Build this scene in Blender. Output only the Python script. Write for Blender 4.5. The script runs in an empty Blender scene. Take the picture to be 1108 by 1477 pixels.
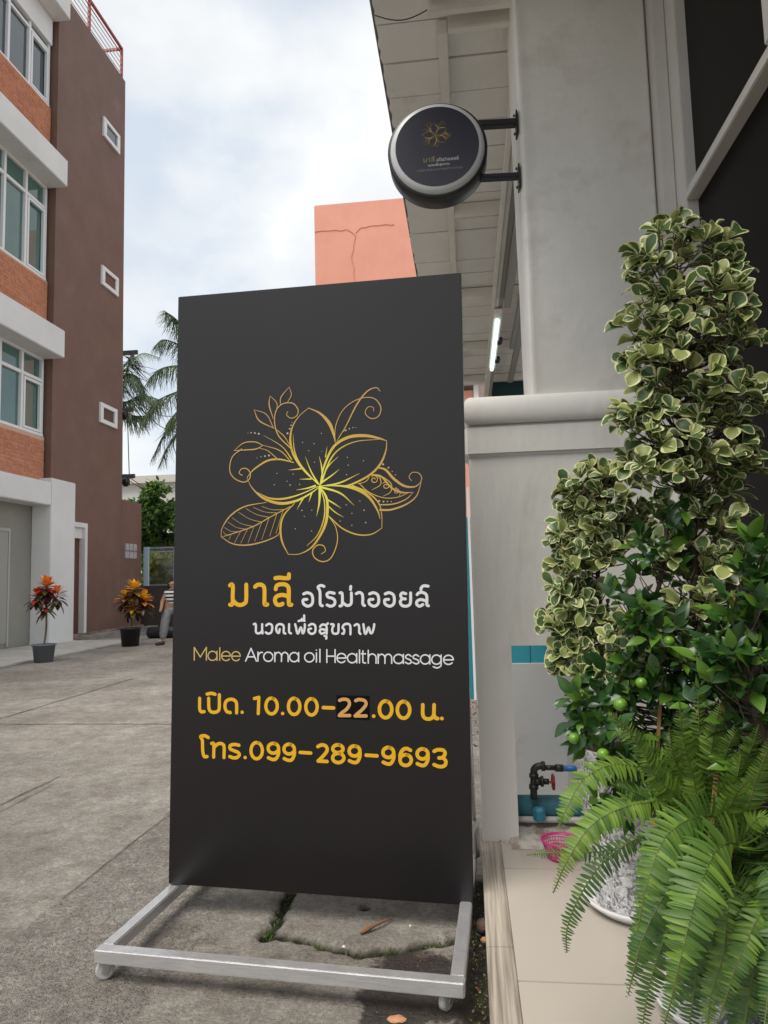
import bpy, bmesh, math, random
from mathutils import Vector, Matrix, noise
random.seed(7)
sc = bpy.context.scene
R = math.radians

# ---------------------------------------------------------------- camera
H = 1.0                                  # camera height above the lane
F = 1024.0; CX = 554.0; CY = 738.5       # lens in pixels of the measured photograph
AX = Vector((0.99282029, 0.0361821, 0.11401194))
AY = Vector((0.11686817, -0.09030722, -0.98903308))
AZ = Vector((-0.02548919, 0.99525648, -0.09388738))
cam_d = bpy.data.cameras.new('camera')
cam = bpy.data.objects.new('camera', cam_d)
sc.collection.objects.link(cam)
m = Matrix((AX, AY, AZ)).to_4x4()
m.translation = Vector((0, 0, H))
cam.matrix_world = m
cam_d.sensor_fit = 'VERTICAL'; cam_d.sensor_height = 36.0
cam_d.lens = F / 1477.0 * 36.0
cam_d.clip_start = 0.05; cam_d.clip_end = 1500
sc.camera = cam

# ---------------------------------------------------------------- sky, sun, exposure
SUN_EL, SUN_AZ = 62, 215
w = bpy.data.worlds.new('World'); sc.world = w; w.use_nodes = True
nt = w.node_tree; nd = nt.nodes; lk = nt.links
nd.clear()
out = nd.new('ShaderNodeOutputWorld'); bg = nd.new('ShaderNodeBackground')
sky = nd.new('ShaderNodeTexSky'); sky.sky_type = 'NISHITA'; sky.sun_disc = False
sky.sun_elevation = R(SUN_EL); sky.sun_rotation = R(SUN_AZ); sky.dust_density = 2.5; sky.air_density = 1.0
tc = nd.new('ShaderNodeTexCoord')
mp = nd.new('ShaderNodeMapping'); mp.inputs['Scale'].default_value = (1.0, 1.0, 1.5); mp.inputs['Location'].default_value = (0.35, 0.2, 0.6)
n1 = nd.new('ShaderNodeTexNoise'); n1.inputs['Scale'].default_value = 3.4; n1.inputs['Detail'].default_value = 7; n1.inputs['Roughness'].default_value = 0.5
cr = nd.new('ShaderNodeValToRGB')
cr.color_ramp.elements[0].position = 0.38; cr.color_ramp.elements[0].color = (0.0, 0.0, 0.0, 1)
cr.color_ramp.elements[1].position = 0.56; cr.color_ramp.elements[1].color = (1, 1, 1, 1)
n2 = nd.new('ShaderNodeTexNoise'); n2.inputs['Scale'].default_value = 3.0; n2.inputs['Detail'].default_value = 5
cc = nd.new('ShaderNodeValToRGB')
cc.color_ramp.elements[0].position = 0.42; cc.color_ramp.elements[0].color = (3.7, 3.82, 3.95, 1)
cc.color_ramp.elements[1].position = 0.58; cc.color_ramp.elements[1].color = (4.3, 4.38, 4.42, 1)
hz = nd.new('ShaderNodeMixRGB'); hz.inputs[0].default_value = 0.82; hz.inputs[2].default_value = (3.3, 3.6, 3.9, 1)
mix = nd.new('ShaderNodeMixRGB')
lk.new(tc.outputs['Generated'], mp.inputs[0]); lk.new(mp.outputs[0], n1.inputs[0]); lk.new(mp.outputs[0], n2.inputs[0])
lk.new(n1.outputs[0], cr.inputs[0]); lk.new(n2.outputs[0], cc.inputs[0])
lk.new(sky.outputs[0], hz.inputs[1])
lk.new(cr.outputs[0], mix.inputs[0]); lk.new(hz.outputs[0], mix.inputs[1]); lk.new(cc.outputs[0], mix.inputs[2])
lk.new(mix.outputs[0], bg.inputs[0]); bg.inputs[1].default_value = 0.10
lk.new(bg.outputs[0], out.inputs[0])

sd = bpy.data.lights.new('sun', 'SUN'); sd.energy = 1.5; sd.angle = R(38); sd.color = (1.0, 0.93, 0.84)
so = bpy.data.objects.new('sun', sd); sc.collection.objects.link(so)
dv = Vector((math.sin(R(SUN_AZ)) * math.cos(R(SUN_EL)), math.cos(R(SUN_AZ)) * math.cos(R(SUN_EL)), math.sin(R(SUN_EL))))
so.rotation_euler = dv.to_track_quat('Z', 'Y').to_euler(); so.location = dv * 40
vs = sc.view_settings; vs.view_transform = 'Standard'; vs.look = 'None'; vs.exposure = 1.22; vs.gamma = 1.0; vs.use_curve_mapping = False

# ---------------------------------------------------------------- measuring helpers: a sight line meets a plane of the place
def ray(x, y):
    c = Vector((x - CX, -(y - CY), -F))
    return Vector((AX.dot(c), AY.dot(c), AZ.dot(c)))
def pX(x, y, X): r = ray(x, y); return Vector((0, 0, H)) + r * (X / r.x)
def pY(x, y, Y): r = ray(x, y); return Vector((0, 0, H)) + r * (Y / r.y)
def pZ(x, y, Z): r = ray(x, y); return Vector((0, 0, H)) + r * ((Z - H) / r.z)

# ---------------------------------------------------------------- materials
MATS = {}
def mat(name, col, rough=0.7, col2=None, scale=4.0, bump=0.0, bscale=60.0, metal=0.0, spec=0.5, trans=0.0, detail=6.0, lo=0.35, hi=0.65, stretch=(1, 1, 1), emit=None, coat=0.0, dirt=None, dscale=1.3, dlo=0.55, dhi=0.75, alpha=None):
    if name in MATS: return MATS[name]
    m = bpy.data.materials.new(name); m.use_nodes = True
    nt = m.node_tree; nd = nt.nodes; lk = nt.links
    b = nd['Principled BSDF']
    b.inputs['Roughness'].default_value = rough; b.inputs['Metallic'].default_value = metal
    b.inputs['Specular IOR Level'].default_value = spec
    b.inputs['Coat Weight'].default_value = coat
    b.inputs['Base Color'].default_value = (*col, 1)
    tcn = nd.new('ShaderNodeTexCoord'); mp = nd.new('ShaderNodeMapping'); mp.inputs['Scale'].default_value = stretch
    lk.new(tcn.outputs['Object'], mp.inputs[0])
    if col2:
        n = nd.new('ShaderNodeTexNoise'); n.inputs['Scale'].default_value = scale; n.inputs['Detail'].default_value = detail; n.inputs['Roughness'].default_value = 0.6
        lk.new(mp.outputs[0], n.inputs['Vector'])
        r = nd.new('ShaderNodeValToRGB'); r.color_ramp.elements[0].position = lo; r.color_ramp.elements[1].position = hi
        r.color_ramp.elements[0].color = (*col, 1); r.color_ramp.elements[1].color = (*col2, 1)
        lk.new(n.outputs[0], r.inputs[0]); last = r.outputs[0]
        if dirt:
            n3 = nd.new('ShaderNodeTexNoise'); n3.inputs['Scale'].default_value = dscale; n3.inputs['Detail'].default_value = 9; n3.inputs['Roughness'].default_value = 0.68
            lk.new(mp.outputs[0], n3.inputs['Vector'])
            r3 = nd.new('ShaderNodeValToRGB'); r3.color_ramp.elements[0].position = dlo; r3.color_ramp.elements[1].position = dhi
            r3.color_ramp.elements[0].color = (0, 0, 0, 1); r3.color_ramp.elements[1].color = (1, 1, 1, 1)
            lk.new(n3.outputs[0], r3.inputs[0])
            mx = nd.new('ShaderNodeMixRGB'); mx.inputs[2].default_value = (*dirt, 1)
            lk.new(r3.outputs[0], mx.inputs[0]); lk.new(last, mx.inputs[1]); last = mx.outputs[0]
        lk.new(last, b.inputs['Base Color'])
    if bump:
        n = nd.new('ShaderNodeTexNoise'); n.inputs['Scale'].default_value = bscale; n.inputs['Detail'].default_value = 5
        lk.new(mp.outputs[0], n.inputs['Vector'])
        bp = nd.new('ShaderNodeBump'); bp.inputs['Strength'].default_value = bump; bp.inputs['Distance'].default_value = 0.01
        lk.new(n.outputs[0], bp.inputs['Height']); lk.new(bp.outputs[0], b.inputs['Normal'])
    if trans:
        t = nd.new('ShaderNodeBsdfTranslucent'); ms = nd.new('ShaderNodeMixShader'); ms.inputs[0].default_value = trans
        if col2: lk.new(last, t.inputs[0])
        else: t.inputs[0].default_value = (*col, 1)
        o = nd['Material Output']
        lk.new(b.outputs[0], ms.inputs[1]); lk.new(t.outputs[0], ms.inputs[2]); lk.new(ms.outputs[0], o.inputs[0])
    if emit:
        b.inputs['Emission Color'].default_value = (*emit[0], 1); b.inputs['Emission Strength'].default_value = emit[1]
    MATS[name] = m
    return m

# ---------------------------------------------------------------- mesh and object helpers
col = sc.collection
def rawmesh(name, vs_, fs, mats, mi=None, smooth=False, bevel=0.0):
    me = bpy.data.meshes.new(name); me.from_pydata([tuple(v) for v in vs_], [], fs); me.update()
    for mm in (mats if isinstance(mats, (list, tuple)) else [mats]): me.materials.append(mm)
    if mi:
        for p, k in zip(me.polygons, mi): p.material_index = k
    if bevel:
        bm = bmesh.new(); bm.from_mesh(me)
        bmesh.ops.bevel(bm, geom=[e for e in bm.edges if len(e.link_faces) == 2 and e.calc_face_angle(0) > 0.6], offset=bevel, segments=2, affect='EDGES', clamp_overlap=True)
        bm.to_mesh(me); bm.free()
    if smooth:
        for p in me.polygons: p.use_smooth = True
    return me
def link(name, me, parent=None, loc=None, kind=None, label=None):
    o = bpy.data.objects.new(name, me); col.objects.link(o)
    if parent: o.parent = parent
    if loc: o.location = loc
    if kind: o['kind'] = kind
    if label: o['label'] = label
    return o
def tag(o, label, cat, group=None):
    o['label'] = label; o['category'] = cat
    if group: o['group'] = group
    return o
def thing(name, label, cat, loc, group=None):
    o = bpy.data.objects.new(name, None); col.objects.link(o); o.location = loc; o.empty_display_size = 0.1
    return tag(o, label, cat, group)
class MB:
    """collects shapes in world coordinates, builds one mesh"""
    def __init__(s): s.v = []; s.f = []; s.m = []; s.mi = 0
    def add(s, vs_, fs, mi=None):
        b = len(s.v); s.v += [Vector(v) for v in vs_]; s.f += [[b + i for i in f] for f in fs]; s.m += [s.mi if mi is None else mi] * len(fs)
        return s
    def box(s, x0, x1, y0, y1, z0, z1, mi=None):
        vs_ = [(x, y, z) for z in (z0, z1) for y in (y0, y1) for x in (x0, x1)]
        return s.add(vs_, [[0, 2, 3, 1], [4, 5, 7, 6], [0, 1, 5, 4], [2, 6, 7, 3], [0, 4, 6, 2], [1, 3, 7, 5]], mi)
    def beam(s, a, b, wd, ht, up=(0, 0, 1), mi=None):
        a = Vector(a); b = Vector(b); d = (b - a).normalized(); up = Vector(up)
        sx = d.cross(up)
        if sx.length < 1e-4: sx = d.cross(Vector((0, 1, 0)))
        sx.normalize(); uz = sx.cross(d)
        vs_ = [p + sx * i * wd / 2 + uz * j * ht / 2 for p in (a, b) for j in (-1, 1) for i in (-1, 1)]
        return s.add(vs_, [[0, 1, 3, 2], [4, 6, 7, 5], [0, 4, 5, 1], [2, 3, 7, 6], [0, 2, 6, 4], [1, 5, 7, 3]], mi)
    def tube(s, pts, r, n=8, mi=None, cap=True):
        pts = [Vector(p) for p in pts]; rs = r if isinstance(r, (list, tuple)) else [r] * len(pts)
        b = len(s.v); up = Vector((0.13, 0.21, 0.97))
        for i, p in enumerate(pts):
            d = (pts[min(i + 1, len(pts) - 1)] - pts[max(i - 1, 0)]).normalized()
            sx = d.cross(up)
            if sx.length < 1e-3: sx = d.cross(Vector((1, 0, 0)))
            sx.normalize(); uz = sx.cross(d)
            for k in range(n):
                a = 2 * math.pi * k / n
                s.v.append(p + (sx * math.cos(a) + uz * math.sin(a)) * rs[i])
        for i in range(len(pts) - 1):
            for k in range(n):
                s.f.append([b + i * n + k, b + i * n + (k + 1) % n, b + (i + 1) * n + (k + 1) % n, b + (i + 1) * n + k]); s.m.append(s.mi if mi is None else mi)
        if cap:
            s.f.append([b + k for k in range(n)][::-1]); s.f.append([b + (len(pts) - 1) * n + k for k in range(n)]); s.m += [s.mi if mi is None else mi] * 2
        return s
    def lathe(s, c, prof, n=24, mi=None, axis='Z', arc=None):
        c = Vector(c); b = len(s.v)
        for (r, h) in prof:
            for k in range(n):
                a = 2 * math.pi * k / n
                if axis == 'Z': s.v.append(c + Vector((r * math.cos(a), r * math.sin(a), h)))
                elif axis == 'Y': s.v.append(c + Vector((r * math.cos(a), h, r * math.sin(a))))
                else: s.v.append(c + Vector((h, r * math.cos(a), r * math.sin(a))))
        for i in range(len(prof) - 1):
            for k in range(n):
                f = [b + i * n + k, b + i * n + (k + 1) % n, b + (i + 1) * n + (k + 1) % n, b + (i + 1) * n + k]
                s.f.append(f if axis != 'Y' else f[::-1]); s.m.append(s.mi if mi is None else mi)
        return s
    def build(s, name, mats, parent=None, smooth=False, bevel=0.0, kind=None, label=None, at=None):
        org = Vector((0, 0, 0))
        if parent:
            q = parent
            while q: org += q.location; q = q.parent
        elif at: org = Vector(at)
        me = rawmesh(name, [v - org for v in s.v], s.f, mats, s.m if isinstance(mats, (list, tuple)) and len(mats) > 1 else None, smooth, bevel)
        return link(name, me, parent, at if (at and not parent) else None, kind, label)
def structure(o): o['kind'] = 'structure'; return o

# measured outlines of the sign's print, millimetres on the panel: x, y, stroke width
PRINT = {}
PRINT['thai_name']=[[190.9,948.3,12.7,197.2,945.5,12.7,200.7,952.6,12.7,200.3,981.5,12.7,200.5,1002.9,12.7,197.2,1008.2,12.7,191.9,1008.2,12.7],[203.2,996.5,12.7,213,1006.1,12.7,226.7,1009.3,12.7,240.2,1004.1,12.7,245,992.4,12.7,244.7,946.5,12.7],[273.6,953.2,12.7,281.4,947.5,12.7,292.7,946.9,12.7,301.7,952.3,12.7,304.4,965.1,12.7,304.6,1003.2,12.7,307.6,1008.5,12.7,313.6,1007.9,12.7],[340.8,961,12.7,344.1,950.5,12.7,355.2,946.3,12.7,370.7,946.9,12.7,380.7,953.9,12.7,383,967.6,12.7,383,999.2,12.7,384.6,1008.7,12.7,391.2,1008.7,12.7],[363.2,1005.9,12.7,355.4,1009.2,12.7,344.3,1007.5,12.7,338.7,997,12.7,340.9,986.4,12.7,350.9,980.5,12.7,364.2,979.1,12.7,377.5,982.4,12.7,383,987.7,12.7],[339.5,927.1,12.7,352.9,925.8,12.7,368.5,927.4,12.7,382.9,927.5,12.7],[382.9,927.5,12.7,383.5,915.9,12.7]]
PRINT['thai_aroma']=[[430.3,976.2,8.7,442.2,972.4,8.7,455.3,978.2,8.7,459.3,991.5,8.7,456.9,1006.7,8.7,444.2,1013.5,8.7,430.3,1006.7,8.7,429.1,994.5,8.7,441,992.6,8.7],[494.9,953.7,8.7,485.8,950.6,8.7,475.9,955.5,8.7,480.7,965,8.7,482.6,976.4,8.7,483,1006.8,8.7,489.7,1012.5,8.7],[527.1,974.8,8.7,513.4,972.1,8.7,504.3,976.6,8.7,507.5,986,8.7,521.2,989.9,8.7,529,997.5,8.7,527,1008.8,8.7,516,1013.7,8.7,504.3,1009.9,8.7],[544.8,973.7,8.7,550.6,973.8,8.7,552.5,984.4,8.7,551.6,1008.9,8.7,544.6,1013.4,8.7],[553.6,1003.2,8.7,566.1,1011.5,8.7,577,1008.9,8.7,580.5,999.5,8.7,580.6,973.9,8.7],[578.8,954.3,8.7,578,963.7,8.7],[595.4,976.3,8.7,605.1,972.6,8.7,613.6,977.1,8.7,615.8,988.4,8.7,615.7,1007.2,8.7,621.1,1012,8.7],[636.7,977.2,8.7,648.3,973.6,8.7,660.9,979.2,8.7,664.7,992.4,8.7,662.2,1007.3,8.7,649.9,1014,8.7,636.5,1007.2,8.7,635.4,995.2,8.7,647,993.4,8.7],[684.7,977.5,8.7,696.2,973.8,8.7,708.7,979.5,8.7,712.4,992.5,8.7,709.9,1007.4,8.7,697.7,1014.1,8.7,684.4,1007.4,8.7,683.4,995.4,8.7,694.8,993.6,8.7],[747.4,977.1,8.7,737.2,974.8,8.7,731.5,981.5,8.7,735.9,990.8,8.7,745.7,992.7,8.7],[735.9,991.9,8.7,730.1,1001.9,8.7,735.6,1011.9,8.7,748.1,1014.2,8.7,758.3,1009.4,8.7,761.5,998.3,8.7,761.8,974.9,8.7],[781.3,979.9,8.7,786.3,975.1,8.7,797.5,973.6,8.7,807.6,978.9,8.7,810.4,989.2,8.7,810.1,1009.5,8.7,814.5,1013.2,8.7],[798.2,1009.5,8.7,787.6,1014.3,8.7,779.4,1007.6,8.7,782.2,998.4,8.7,793.5,994.7,8.7,809.5,999.6,8.7],[814.7,955.2,8.7,801.6,954,8.7,794,960.3,8.7,793.1,966.2,8.7]]
PRINT['thai_massage']=[[270,1068.5,6.8,275.3,1067.4,6.8,277.3,1074.3,6.8,277.5,1091.5,6.8,283.6,1096.5,6.8,292.9,1094.1,6.8,296.9,1087.6,6.8,297.6,1068.5,6.8],[297.7,1085.7,6.8,299,1096.4,6.8],[310.6,1072.3,6.8,317.9,1067.3,6.8,328,1070.3,6.8,330.1,1081.8,6.8,326.1,1094,6.8,316,1097.1,6.8,309.1,1093.3,6.8],[354.2,1083.6,6.8,351.1,1095,6.8,344.2,1089.3,6.8,343.3,1076,6.8,351,1068.4,6.8,362.2,1069.5,6.8,367.1,1075.9,6.8,367.1,1093,6.8,372.3,1096.8,6.8],[384.3,1068.3,6.8,384.3,1091.1,6.8,390.3,1096,6.8],[403.4,1068.2,6.8,406.2,1077.7,6.8,409.4,1092.9,6.8,413.4,1095.9,6.8,418.2,1083.4,6.8,421.4,1077.7,6.8,424.2,1083.3,6.8,426.9,1094.7,6.8,430.9,1092.8,6.8,434.1,1077.6,6.8,434.1,1068.2,6.8],[414.2,1058.7,6.8,424.1,1056.1,6.8,433.3,1057.9,6.8],[424.9,1051.9,6.8,424.9,1057.2,6.8],[432.1,1041.6,6.8,432.1,1056.8,6.8],[447.2,1071.9,6.8,455.9,1067.4,6.8,465.7,1070.7,6.8,468.1,1081.3,6.8,465.7,1092.6,6.8,455.8,1097.2,6.8,447.1,1091.9,6.8,446,1083.3,6.8,453.9,1081.3,6.8],[482.3,1075.6,6.8,489.4,1069.2,6.8,499.2,1070.6,6.8,503.1,1077.4,6.8,503.1,1096.2,6.8],[498,1092.5,6.8,487.4,1096.3,6.8,481.5,1089.5,6.8,485.4,1083.1,6.8,501.1,1084.9,6.8],[500.4,1071.4,6.8,507.1,1065.4,6.8],[496.4,1103,6.8,501.9,1103.7,6.8,501.8,1111.2,6.8],[516.8,1068,6.8,522.7,1068,6.8,525.4,1071.7,6.8,521.5,1078.1,6.8,520.7,1088.6,6.8,524.6,1095.4,6.8,534.3,1096.1,6.8,539.4,1090.4,6.8,540.3,1067.9,6.8],[551.8,1096,6.8,556.5,1095.2,6.8,557.7,1084.7,6.8,552.7,1078,6.8,557.8,1069,6.8,569.5,1066.7,6.8,576,1071.6,6.8,577.1,1080.9,6.8,577.1,1097.7,6.8],[590,1071.5,6.8,596.6,1067.8,6.8,602.3,1070.4,6.8,604.2,1079,6.8,604.1,1092,6.8,607.9,1096.5,6.8],[617,1067.7,6.8,618.5,1077.1,6.8,621.4,1093.8,6.8,625.3,1094.9,6.8,630,1082.6,6.8,633.1,1077,6.8,635.3,1082.6,6.8,638.7,1093.7,6.8,644.5,1091.8,6.8,649.2,1077,6.8,650.4,1067.7,6.8]]
PRINT['latin_name']=[[75,1180.5,3.6,74.4,1141,3.6],[74.4,1141,3.6,95.1,1170.6,3.6],[95.1,1170.6,3.6,115,1140.7,3.6],[115,1140.7,3.6,115.5,1180,3.6],[150.6,1166.2,3.6,149.6,1161.4,3.6,147,1157.2,3.6,143,1154.1,3.6,138.1,1152.5,3.6,132.9,1152.5,3.6,128,1154.2,3.6,124.1,1157.4,3.6,121.5,1161.7,3.6,120.7,1166.5,3.6,121.7,1171.3,3.6,124.3,1175.5,3.6,128.3,1178.6,3.6,133.2,1180.2,3.6,138.4,1180.1,3.6,143.3,1178.4,3.6,147.2,1175.2,3.6,149.7,1171,3.6,150.6,1166.2,3.6],[150.7,1180.2,3.6,150.4,1152.1,3.6],[159.8,1180.4,3.6,159.4,1141.2,3.6],[194.7,1166.4,3.6,194,1162.1,3.6,192,1158.3,3.6,188.8,1155.2,3.6,184.8,1153.2,3.6,180.4,1152.5,3.6,176,1153.1,3.6,172,1155,3.6,168.8,1158,3.6,166.7,1161.9,3.6,165.9,1166.1,3.6,166.5,1170.4,3.6,168.3,1174.3,3.6,171.4,1177.5,3.6,175.3,1179.6,3.6,179.6,1180.5,3.6,184.1,1180,3.6,188.1,1178.3,3.6,191.4,1175.4,3.6],[165.9,1166.7,3.6,194.7,1166.4,3.6],[227.1,1166.5,3.6,226.4,1162.2,3.6,224.4,1158.4,3.6,221.4,1155.4,3.6,217.6,1153.4,3.6,213.3,1152.7,3.6,209.1,1153.3,3.6,205.2,1155.2,3.6,202.1,1158.2,3.6,200,1162,3.6,199.2,1166.2,3.6,199.8,1170.5,3.6,201.6,1174.4,3.6,204.5,1177.6,3.6,208.3,1179.7,3.6,212.5,1180.6,3.6,216.8,1180.1,3.6,220.7,1178.4,3.6,223.9,1175.5,3.6],[199.2,1166.8,3.6,227.1,1166.5,3.6]]
PRINT['latin_rest']=[[244.4,1181.4,4,261.8,1142.3,4],[261.8,1142.3,4,279.7,1181,4],[250.7,1168.4,4,273.3,1168.2,4],[284.6,1181.3,4,284.4,1153.6,4],[284.5,1168,4,287.7,1159.3,4,293.3,1154.6,4,299,1154.6,4],[332.5,1167.3,4,331.6,1162.6,4,329,1158.4,4,325.1,1155.4,4,320.3,1153.8,4,315.2,1153.8,4,310.4,1155.5,4,306.5,1158.7,4,304,1162.9,4,303.1,1167.6,4,304,1172.3,4,306.6,1176.5,4,310.5,1179.5,4,315.3,1181.1,4,320.4,1181,4,325.2,1179.4,4,329.1,1176.2,4,331.6,1172,4,332.5,1167.3,4],[339,1181.6,4,338.9,1153.9,4],[338.9,1166.4,4,342.1,1157.3,4,350.8,1153.8,4,358.1,1158.7,4,360.2,1165.5,4,360.2,1181.3,4],[360.2,1166.2,4,363.3,1157.1,4,372,1153.6,4,379.3,1158.5,4,381.3,1165.3,4,381.4,1181.1,4],[414.7,1167.5,4,413.9,1162.8,4,411.4,1158.7,4,407.6,1155.7,4,402.9,1154.1,4,397.9,1154.1,4,393.3,1155.8,4,389.5,1158.9,4,387,1163.1,4,386.1,1167.8,4,387,1172.5,4,389.5,1176.6,4,393.3,1179.6,4,398,1181.2,4,403,1181.1,4,407.6,1179.5,4,411.4,1176.4,4,413.9,1172.2,4,414.7,1167.5,4],[414.8,1181.2,4,414.7,1153.8,4],[463.3,1167.6,4,462.4,1162.9,4,459.9,1158.8,4,455.9,1155.8,4,451.1,1154.2,4,446,1154.3,4,441.2,1156,4,437.2,1159.1,4,434.6,1163.2,4,433.7,1167.9,4,434.6,1172.6,4,437.2,1176.7,4,441.2,1179.7,4,446,1181.3,4,451.1,1181.2,4,455.9,1179.5,4,459.9,1176.4,4,462.4,1172.3,4,463.3,1167.6,4],[470.8,1181.5,4,470.8,1154.1,4],[470.8,1146.3,4,470.8,1145.9,4],[481.8,1181.5,4,481.8,1143.3,4],[503.4,1182.3,4,503.5,1144.2,4],[529.1,1182,4,529.2,1144,4],[503.4,1163.7,4,529.2,1163.4,4],[562.9,1168.6,4,562.3,1164.5,4,560.3,1160.7,4,557.3,1157.8,4,553.5,1155.9,4,549.3,1155.2,4,545,1155.8,4,541.1,1157.6,4,538,1160.5,4,535.8,1164.2,4,535,1168.4,4,535.5,1172.5,4,537.3,1176.3,4,540.1,1179.4,4,543.9,1181.5,4,548.1,1182.3,4,552.4,1181.8,4,556.3,1180.1,4,559.6,1177.4,4],[535,1168.9,4,562.9,1168.6,4],[596.1,1168.8,4,595.3,1164.1,4,592.8,1160.1,4,589,1157.1,4,584.4,1155.6,4,579.4,1155.6,4,574.8,1157.3,4,570.9,1160.3,4,568.4,1164.4,4,567.5,1169.1,4,568.4,1173.7,4,570.8,1177.7,4,574.6,1180.7,4,579.3,1182.3,4,584.2,1182.2,4,588.9,1180.6,4,592.7,1177.5,4,595.2,1173.4,4,596.1,1168.8,4],[596,1182.3,4,596.2,1155.2,4],[604.4,1182.5,4,604.7,1144.8,4],[615.1,1147.1,4,614.8,1177.1,4,617.5,1181.8,4,622.9,1182.5,4],[610,1155.6,4,623.1,1155.5,4],[631.3,1182.8,4,631.6,1145.1,4],[631.4,1168.1,4,635.3,1158.8,4,644.9,1155.7,4,653.2,1160.5,4,655.1,1167.1,4,654.9,1182.6,4],[661.4,1183.1,4,661.6,1156.2,4],[661.5,1168.4,4,664.6,1159.5,4,673.1,1156.1,4,680.2,1160.8,4,682,1167.4,4,681.9,1182.9,4],[682,1168.1,4,685.1,1159.3,4,693.6,1155.9,4,700.7,1160.6,4,702.5,1167.2,4,702.3,1182.6,4],[737.5,1169.5,4,736.7,1164.9,4,734.3,1160.9,4,730.5,1158,4,725.8,1156.4,4,720.9,1156.5,4,716.2,1158.1,4,712.3,1161.2,4,709.8,1165.2,4,708.9,1169.8,4,709.7,1174.4,4,712.1,1178.4,4,715.9,1181.3,4,720.6,1182.8,4,725.5,1182.8,4,730.2,1181.1,4,734.1,1178.1,4,736.6,1174.1,4,737.5,1169.5,4],[737.3,1182.8,4,737.7,1156.1,4],[760.9,1161.1,4,752.7,1156.4,4,744.7,1161.3,4,745.8,1166.8,4,752.5,1169.6,4,759.9,1173.6,4,760.2,1180.1,4,752.3,1183.1,4,743.4,1178.9,4],[783.6,1161.2,4,775.3,1156.6,4,767.2,1161.4,4,768.3,1166.9,4,775.1,1169.7,4,782.7,1173.7,4,783,1180.2,4,774.9,1183.2,4,765.9,1179,4],[816.6,1169.9,4,815.8,1165.4,4,813.5,1161.4,4,809.8,1158.5,4,805.3,1156.9,4,800.5,1157,4,795.9,1158.6,4,792.1,1161.6,4,789.6,1165.6,4,788.7,1170.2,4,789.5,1174.8,4,791.9,1178.7,4,795.5,1181.6,4,800.1,1183.2,4,804.9,1183.1,4,809.5,1181.5,4,813.2,1178.5,4,815.7,1174.5,4,816.6,1169.9,4],[816.4,1183.2,4,816.8,1156.6,4],[849.9,1170.1,4,849.1,1165.6,4,846.8,1161.6,4,843.1,1158.7,4,838.6,1157.1,4,833.8,1157.2,4,829.3,1158.8,4,825.5,1161.8,4,823.1,1165.8,4,822.1,1170.4,4,822.9,1174.9,4,825.3,1178.9,4,828.9,1181.8,4,833.4,1183.3,4,838.2,1183.2,4,842.8,1181.6,4,846.5,1178.6,4,848.9,1174.6,4,849.9,1170.1,4],[850.1,1156.8,4,849.7,1179.7,4,848.1,1188.8,4,837.5,1194.3,4,826.3,1190.8,4],[885.5,1170.3,4,884.9,1166.2,4,883,1162.6,4,880,1159.7,4,876.2,1157.9,4,871.9,1157.2,4,867.5,1157.8,4,863.6,1159.6,4,860.3,1162.4,4,858.1,1166,4,857.2,1170.1,4,857.7,1174.1,4,859.4,1177.8,4,862.3,1180.8,4,866.1,1182.8,4,870.3,1183.6,4,874.7,1183.2,4,878.7,1181.5,4,882,1178.8,4],[857.2,1170.6,4,885.5,1170.3,4]]
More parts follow.
